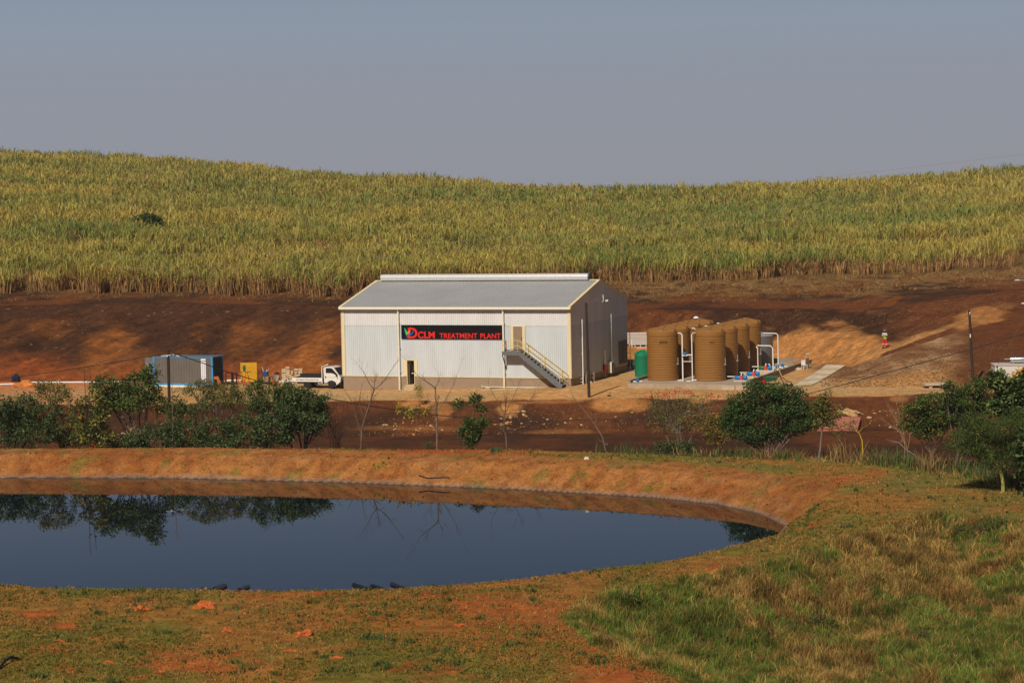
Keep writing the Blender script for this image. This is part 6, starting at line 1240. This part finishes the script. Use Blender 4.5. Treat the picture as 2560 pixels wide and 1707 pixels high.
tree('round_tree', 'largest dark green round tree standing on the berm edge', 1928, None, 159.0, [(1862, 1006, 84, 44), (1915, 982, 100, 42), (1965, 984, 80, 40), (1998, 1018, 70, 44), (1930, 1025, 120, 50), (1850, 1048, 80, 40), (1872, 1082, 80, 34), (1935, 1078, 90, 44), (1995, 1062, 80, 36), (2025, 1052, 44, 34), (1828, 1036, 50, 34), (1892, 962, 50, 24, .8), (1820, 1070, 36, 24, .7), (1905, 1100, 50, 20, .6), (2032, 1030, 36, 30, .7), (1816, 1052, 34, 26, .7)], 980, 24, [(.030, .062, .018), (.045, .085, .024), (.065, .105, .035), (.024, .045, .014)], (.14, .065), .30, (.15, .08), bark=mat('blotchy bark', (.20, .12, .09), .9, noise=.4, nscale=4), seed=24, fork=.55)
tree('slender_tree', 'slender pale stemmed tree right of the large dark tree', 2046, 1153, 147, [(2055, 1000, 40, 34), (2068, 1030, 70, 40), (2045, 1020, 40, 40), (2075, 1055, 40, 26, .7), (2060, 982, 24, 20, .7), (2040, 1060, 34, 30, .4)], 110, 14, GY+GO, (.15, .07), .28, (.07, .03), bark=M_BARKP, seed=25, fork=.8, fill=.2)
def clump(t, base, Y):
    P, _ = blobpts([(2125, 1062, 36, 22), (2085, 1066, 34, 22), (2098, 1085, 26, 26, .8), (2135, 1055, 22, 20)], 44, 4, base, Y); [leaves(t, 'leaf_clump', P[i_:i_+11], 14, .2, .15, .07, GA+GY, 5+i_) for i_ in range(0, len(P), 11)]
bare('bent_sapling', 'yellow stemmed sapling curving over toward the brick structure', 2153, 1158, [[(2153, 1158, .055), (2157, 1125, .05), (2155, 1100, .045), (2148, 1083, .038), (2138, 1075, .03), (2120, 1068, .02), (2100, 1064, .012)], [(2147, 1080, .02), (2158, 1068, .012), (2170, 1064, .006)]], M_BARKY, 26, 2, extra=clump, sl=(.15, .4), lv=1)
grpR = 'grove of trees at the right edge'
tree('leafy_tree', 'leftmost green tree of the right grove, leaning trunk', 2330, 1180, 143, [(2292, 1020, 59, 36), (2332, 1008, 85, 46), (2300, 1048, 78, 52), (2350, 1045, 85, 57), (2322, 1078, 78, 36), (2265, 1062, 39, 31, 0.6), (2388, 1020, 59, 46)], 260, 20, GA+[(.14, .14, .03)], (.16, .08), .28, (.10, .055), bark=M_BARK, seed=31, group=grpR, lean=.1)
tree('leafy_tree', 'tall light green tree of the right grove beside the right pole', 2385, 1190, 142, [(2378, 976, 59, 35), (2415, 1000, 75, 54), (2366, 1002, 40, 29, 0.7), (2442, 968, 62, 45), (2412, 1048, 89, 54), (2468, 1010, 67, 59)], 220, 19, GA, (.17, .08), .28, (.10, .05), bark=M_BARKP, seed=32, group=grpR)
tree('feathery_tree', 'feathery dark acacia with yellow green trunk in the right grove', 2508, 1232, 131.5, [(2440, 1085, 126, 39), (2510, 1070, 138, 41), (2560, 1045, 92, 46), (2480, 1118, 172, 43), (2550, 1110, 114, 46), (2400, 1112, 69, 29, 0.7), (2430, 1050, 69, 34), (2505, 1150, 126, 34), (2590, 1080, 92, 69)], 640, 34, [(.030, .055, .014), (.045, .075, .020), (.07, .10, .026)], (.11, .03), .32, (.11, .06), bark=M_BARKG, seed=33, group=grpR, fork=.6)
def redl2(t, P, base, Y):
    Q, _ = blobpts([(2545, 985, 34, 20), (2555, 1020, 20, 14), (2530, 1060, 30, 14)], 12, 4, base, Y); leaves(t, 'red_leaves', Q, 9, .18, .24, .12, [(.40, .05, .02), (.50, .12, .02)], 8)
    Q, _ = blobpts([(2550, 940, 40, 20)], 12, 5, base, Y); leaves(t, 'yellow_leaves', Q, 12, .2, .2, .1, [(.62, .33, .03)], 8)
tree('broadleaf_tree', 'broad leaved tree with red and yellow leaves at the right edge', 2560, None, 133.0, [(2498, 952, 44, 34), (2538, 975, 60, 46), (2580, 942, 60, 44), (2518, 1015, 66, 40), (2570, 1020, 60, 56)], 200, 17, GD+[(.09, .12, .04)], (.26, .14), .34, (.12, .06), seed=34, group=grpR, extra=redl2)
tree('broadleaf_tree', 'dark low tree filling the shade at the far right edge', 2600, None, 129.0, [(2590, 1130, 90, 110), (2620, 1190, 120, 90), (2570, 1170, 60, 60, .6)], 200, 18, GD, (.22, .11), .36, (.10, .05), seed=35, group=grpR)
bare('bare_bush', 'pale leafless bush with fine dry twigs left of the right grove', 2262, 1150, [[(2275, 1168, .035), (2262, 1110, .03), (2245, 1060, .02), (2215, 1010, .008)], [(2270, 1130, .03), (2250, 1050, .02), (2236, 985, .008)], [(2262, 1110, .025), (2255, 1040, .018), (2258, 990, .007)], [(2250, 1080, .02), (2225, 1060, .012), (2200, 1045, .006)], [(2255, 1070, .02), (2230, 1030, .012), (2205, 985, .006)], [(2270, 1120, .02), (2280, 1060, .012), (2285, 1005, .006)]], mat('dry tan twigs', (.38, .24, .13), .9), 36, 9, sl=(.3, .7), lv=2, cat='bush')
bare('branch_pile', 'heap of fallen grey dead branches at the berm edge', 2290, 1158, [[(2330, 1165, .04), (2300, 1155, .035), (2270, 1148, .03), (2240, 1138, .015)], [(2320, 1168, .03), (2280, 1162, .03), (2235, 1158, .012)], [(2310, 1160, .04), (2290, 1140, .035), (2268, 1125, .03), (2245, 1105, .02), (2215, 1098, .01)], [(2300, 1170, .03), (2262, 1166, .02), (2228, 1152, .01)], [(2285, 1150, .02), (2262, 1152, .02), (2250, 1170, .01)]], mat('grey dead wood', (.30, .24, .20), .9), 37, 5, sl=(.3, .7), lv=1, cat='branches')
tree('leafy_shrub', 'young spiky green plant on the road edge right of the doorway', 1048, None, 196.5, [(1048, 978, 12, 34)], 20, 12, [(.22, .22, .05), (.30, .26, .07)], (.30, .03), .18, (.02, .01), seed=40, cat='plant', twigs=4)
tree('leafy_shrub', 'tiny round dark shrub at the road edge right of the central pole', 1524, None, 196.5, [(1524, 988, 9, 10)], 10, 12, GD, (.10, .05), .10, (.02, .01), seed=41, cat='shrub', twigs=3)
tree('leafy_shrub', 'dark leafy bush growing alone in the cane field at left', 378, None, 322.0, [(387, 560, 30, 36), (366, 545, 28, 16, .8), (340, 553, 16, 14, .6), (392, 578, 34, 18)], 200, 20, GD, (.34, .16), .55, (.10, .05), seed=42, cat='shrub')
# reflections and depth: sedge tufts at the berm edge
rs = np.random.RandomState(91)
for i, (px, py, lb) in enumerate(((1240, 1130, 'low weed tuft at the berm edge below the wide leafless tree'), (2120, 1085, 'tall green reed tuft before the brick structure'))):
    base = gpy(px, py, 110, 190) if i == 0 else gp(2085, 151.5*KS); n = 60; P = np.zeros((n, 3)); P[:, 0] = rs.uniform(-.35, .35, n); P[:, 1] = rs.uniform(-.2, .2, n); cc = vary([.07, .14, .05], n, rs, .3)
    hh = .35 if i == 0 else 2.0
    V, F, K = blades(P, rs.uniform(.6, 1.1, n)*hh, np.full(n, .05), rs.uniform(0, .3, n), rs.uniform(0, 6.3, n), rs.uniform(0, .35, n), cc*.8, cc, i)
    o = npmesh('weed_tuft' if i == 0 else 'reed_tuft', V, F, GRASS, K); o.location = base; tag(o, lb, 'plant')

grpW = 'weedy shrubs in the tall grass at right'
for k_, (px, py, w_, h_, lb) in enumerate(((2500, 1318, 110, 60, 'dark weedy shrub in the tall grass at the right edge, upper'), (2420, 1330, 90, 44, 'dark weedy shrub in the tall grass left of the upper right one'), (2545, 1440, 80, 70, 'weedy shrub in the tall grass at the middle of the right edge'), (1560, 1500, 100, 40, 'dark green weed clump at the left tip of the tall grass'), (2050, 1560, 90, 40, 'low green weed clump in the middle of the tall grass'), (2300, 1600, 120, 50, 'broad low weed clump in the lower right tall grass'))):
    g0 = gpy(px, py, 55, 125)
    tree('leafy_shrub', lb, px, None, g0[1]/KS, [(px-w_*.25, py-8, w_*.5, h_*.7), (px+w_*.2, py-4, w_*.55, h_*.6), (px, py-h_*.25, w_*.4, h_*.5)], 70, 12, GA, (.085, .035), .13, (.02, .01), seed=60+k_, cat='shrub', group=grpW, twigs=12, fill=.2)

# ================================================================ thin dusty air over the whole place
hz = MB().box(-900, 900, -30, 720, -23, 44).build('haze', bpy.data.materials.new('haze air')); hm_ = hz.data.materials[0]; hm_.use_nodes = True; nt = hm_.node_tree; nt.nodes.clear()
ho = nt.nodes.new('ShaderNodeOutputMaterial'); hv = nt.nodes.new('ShaderNodeVolumePrincipled'); hv.inputs['Color'].default_value = (.86, .88, .93, 1); hv.inputs['Density'].default_value = .00010; nt.links.new(hv.outputs[0], ho.inputs['Volume'])
tag(hz, 'thin pale dusty haze filling the air', kind='stuff')
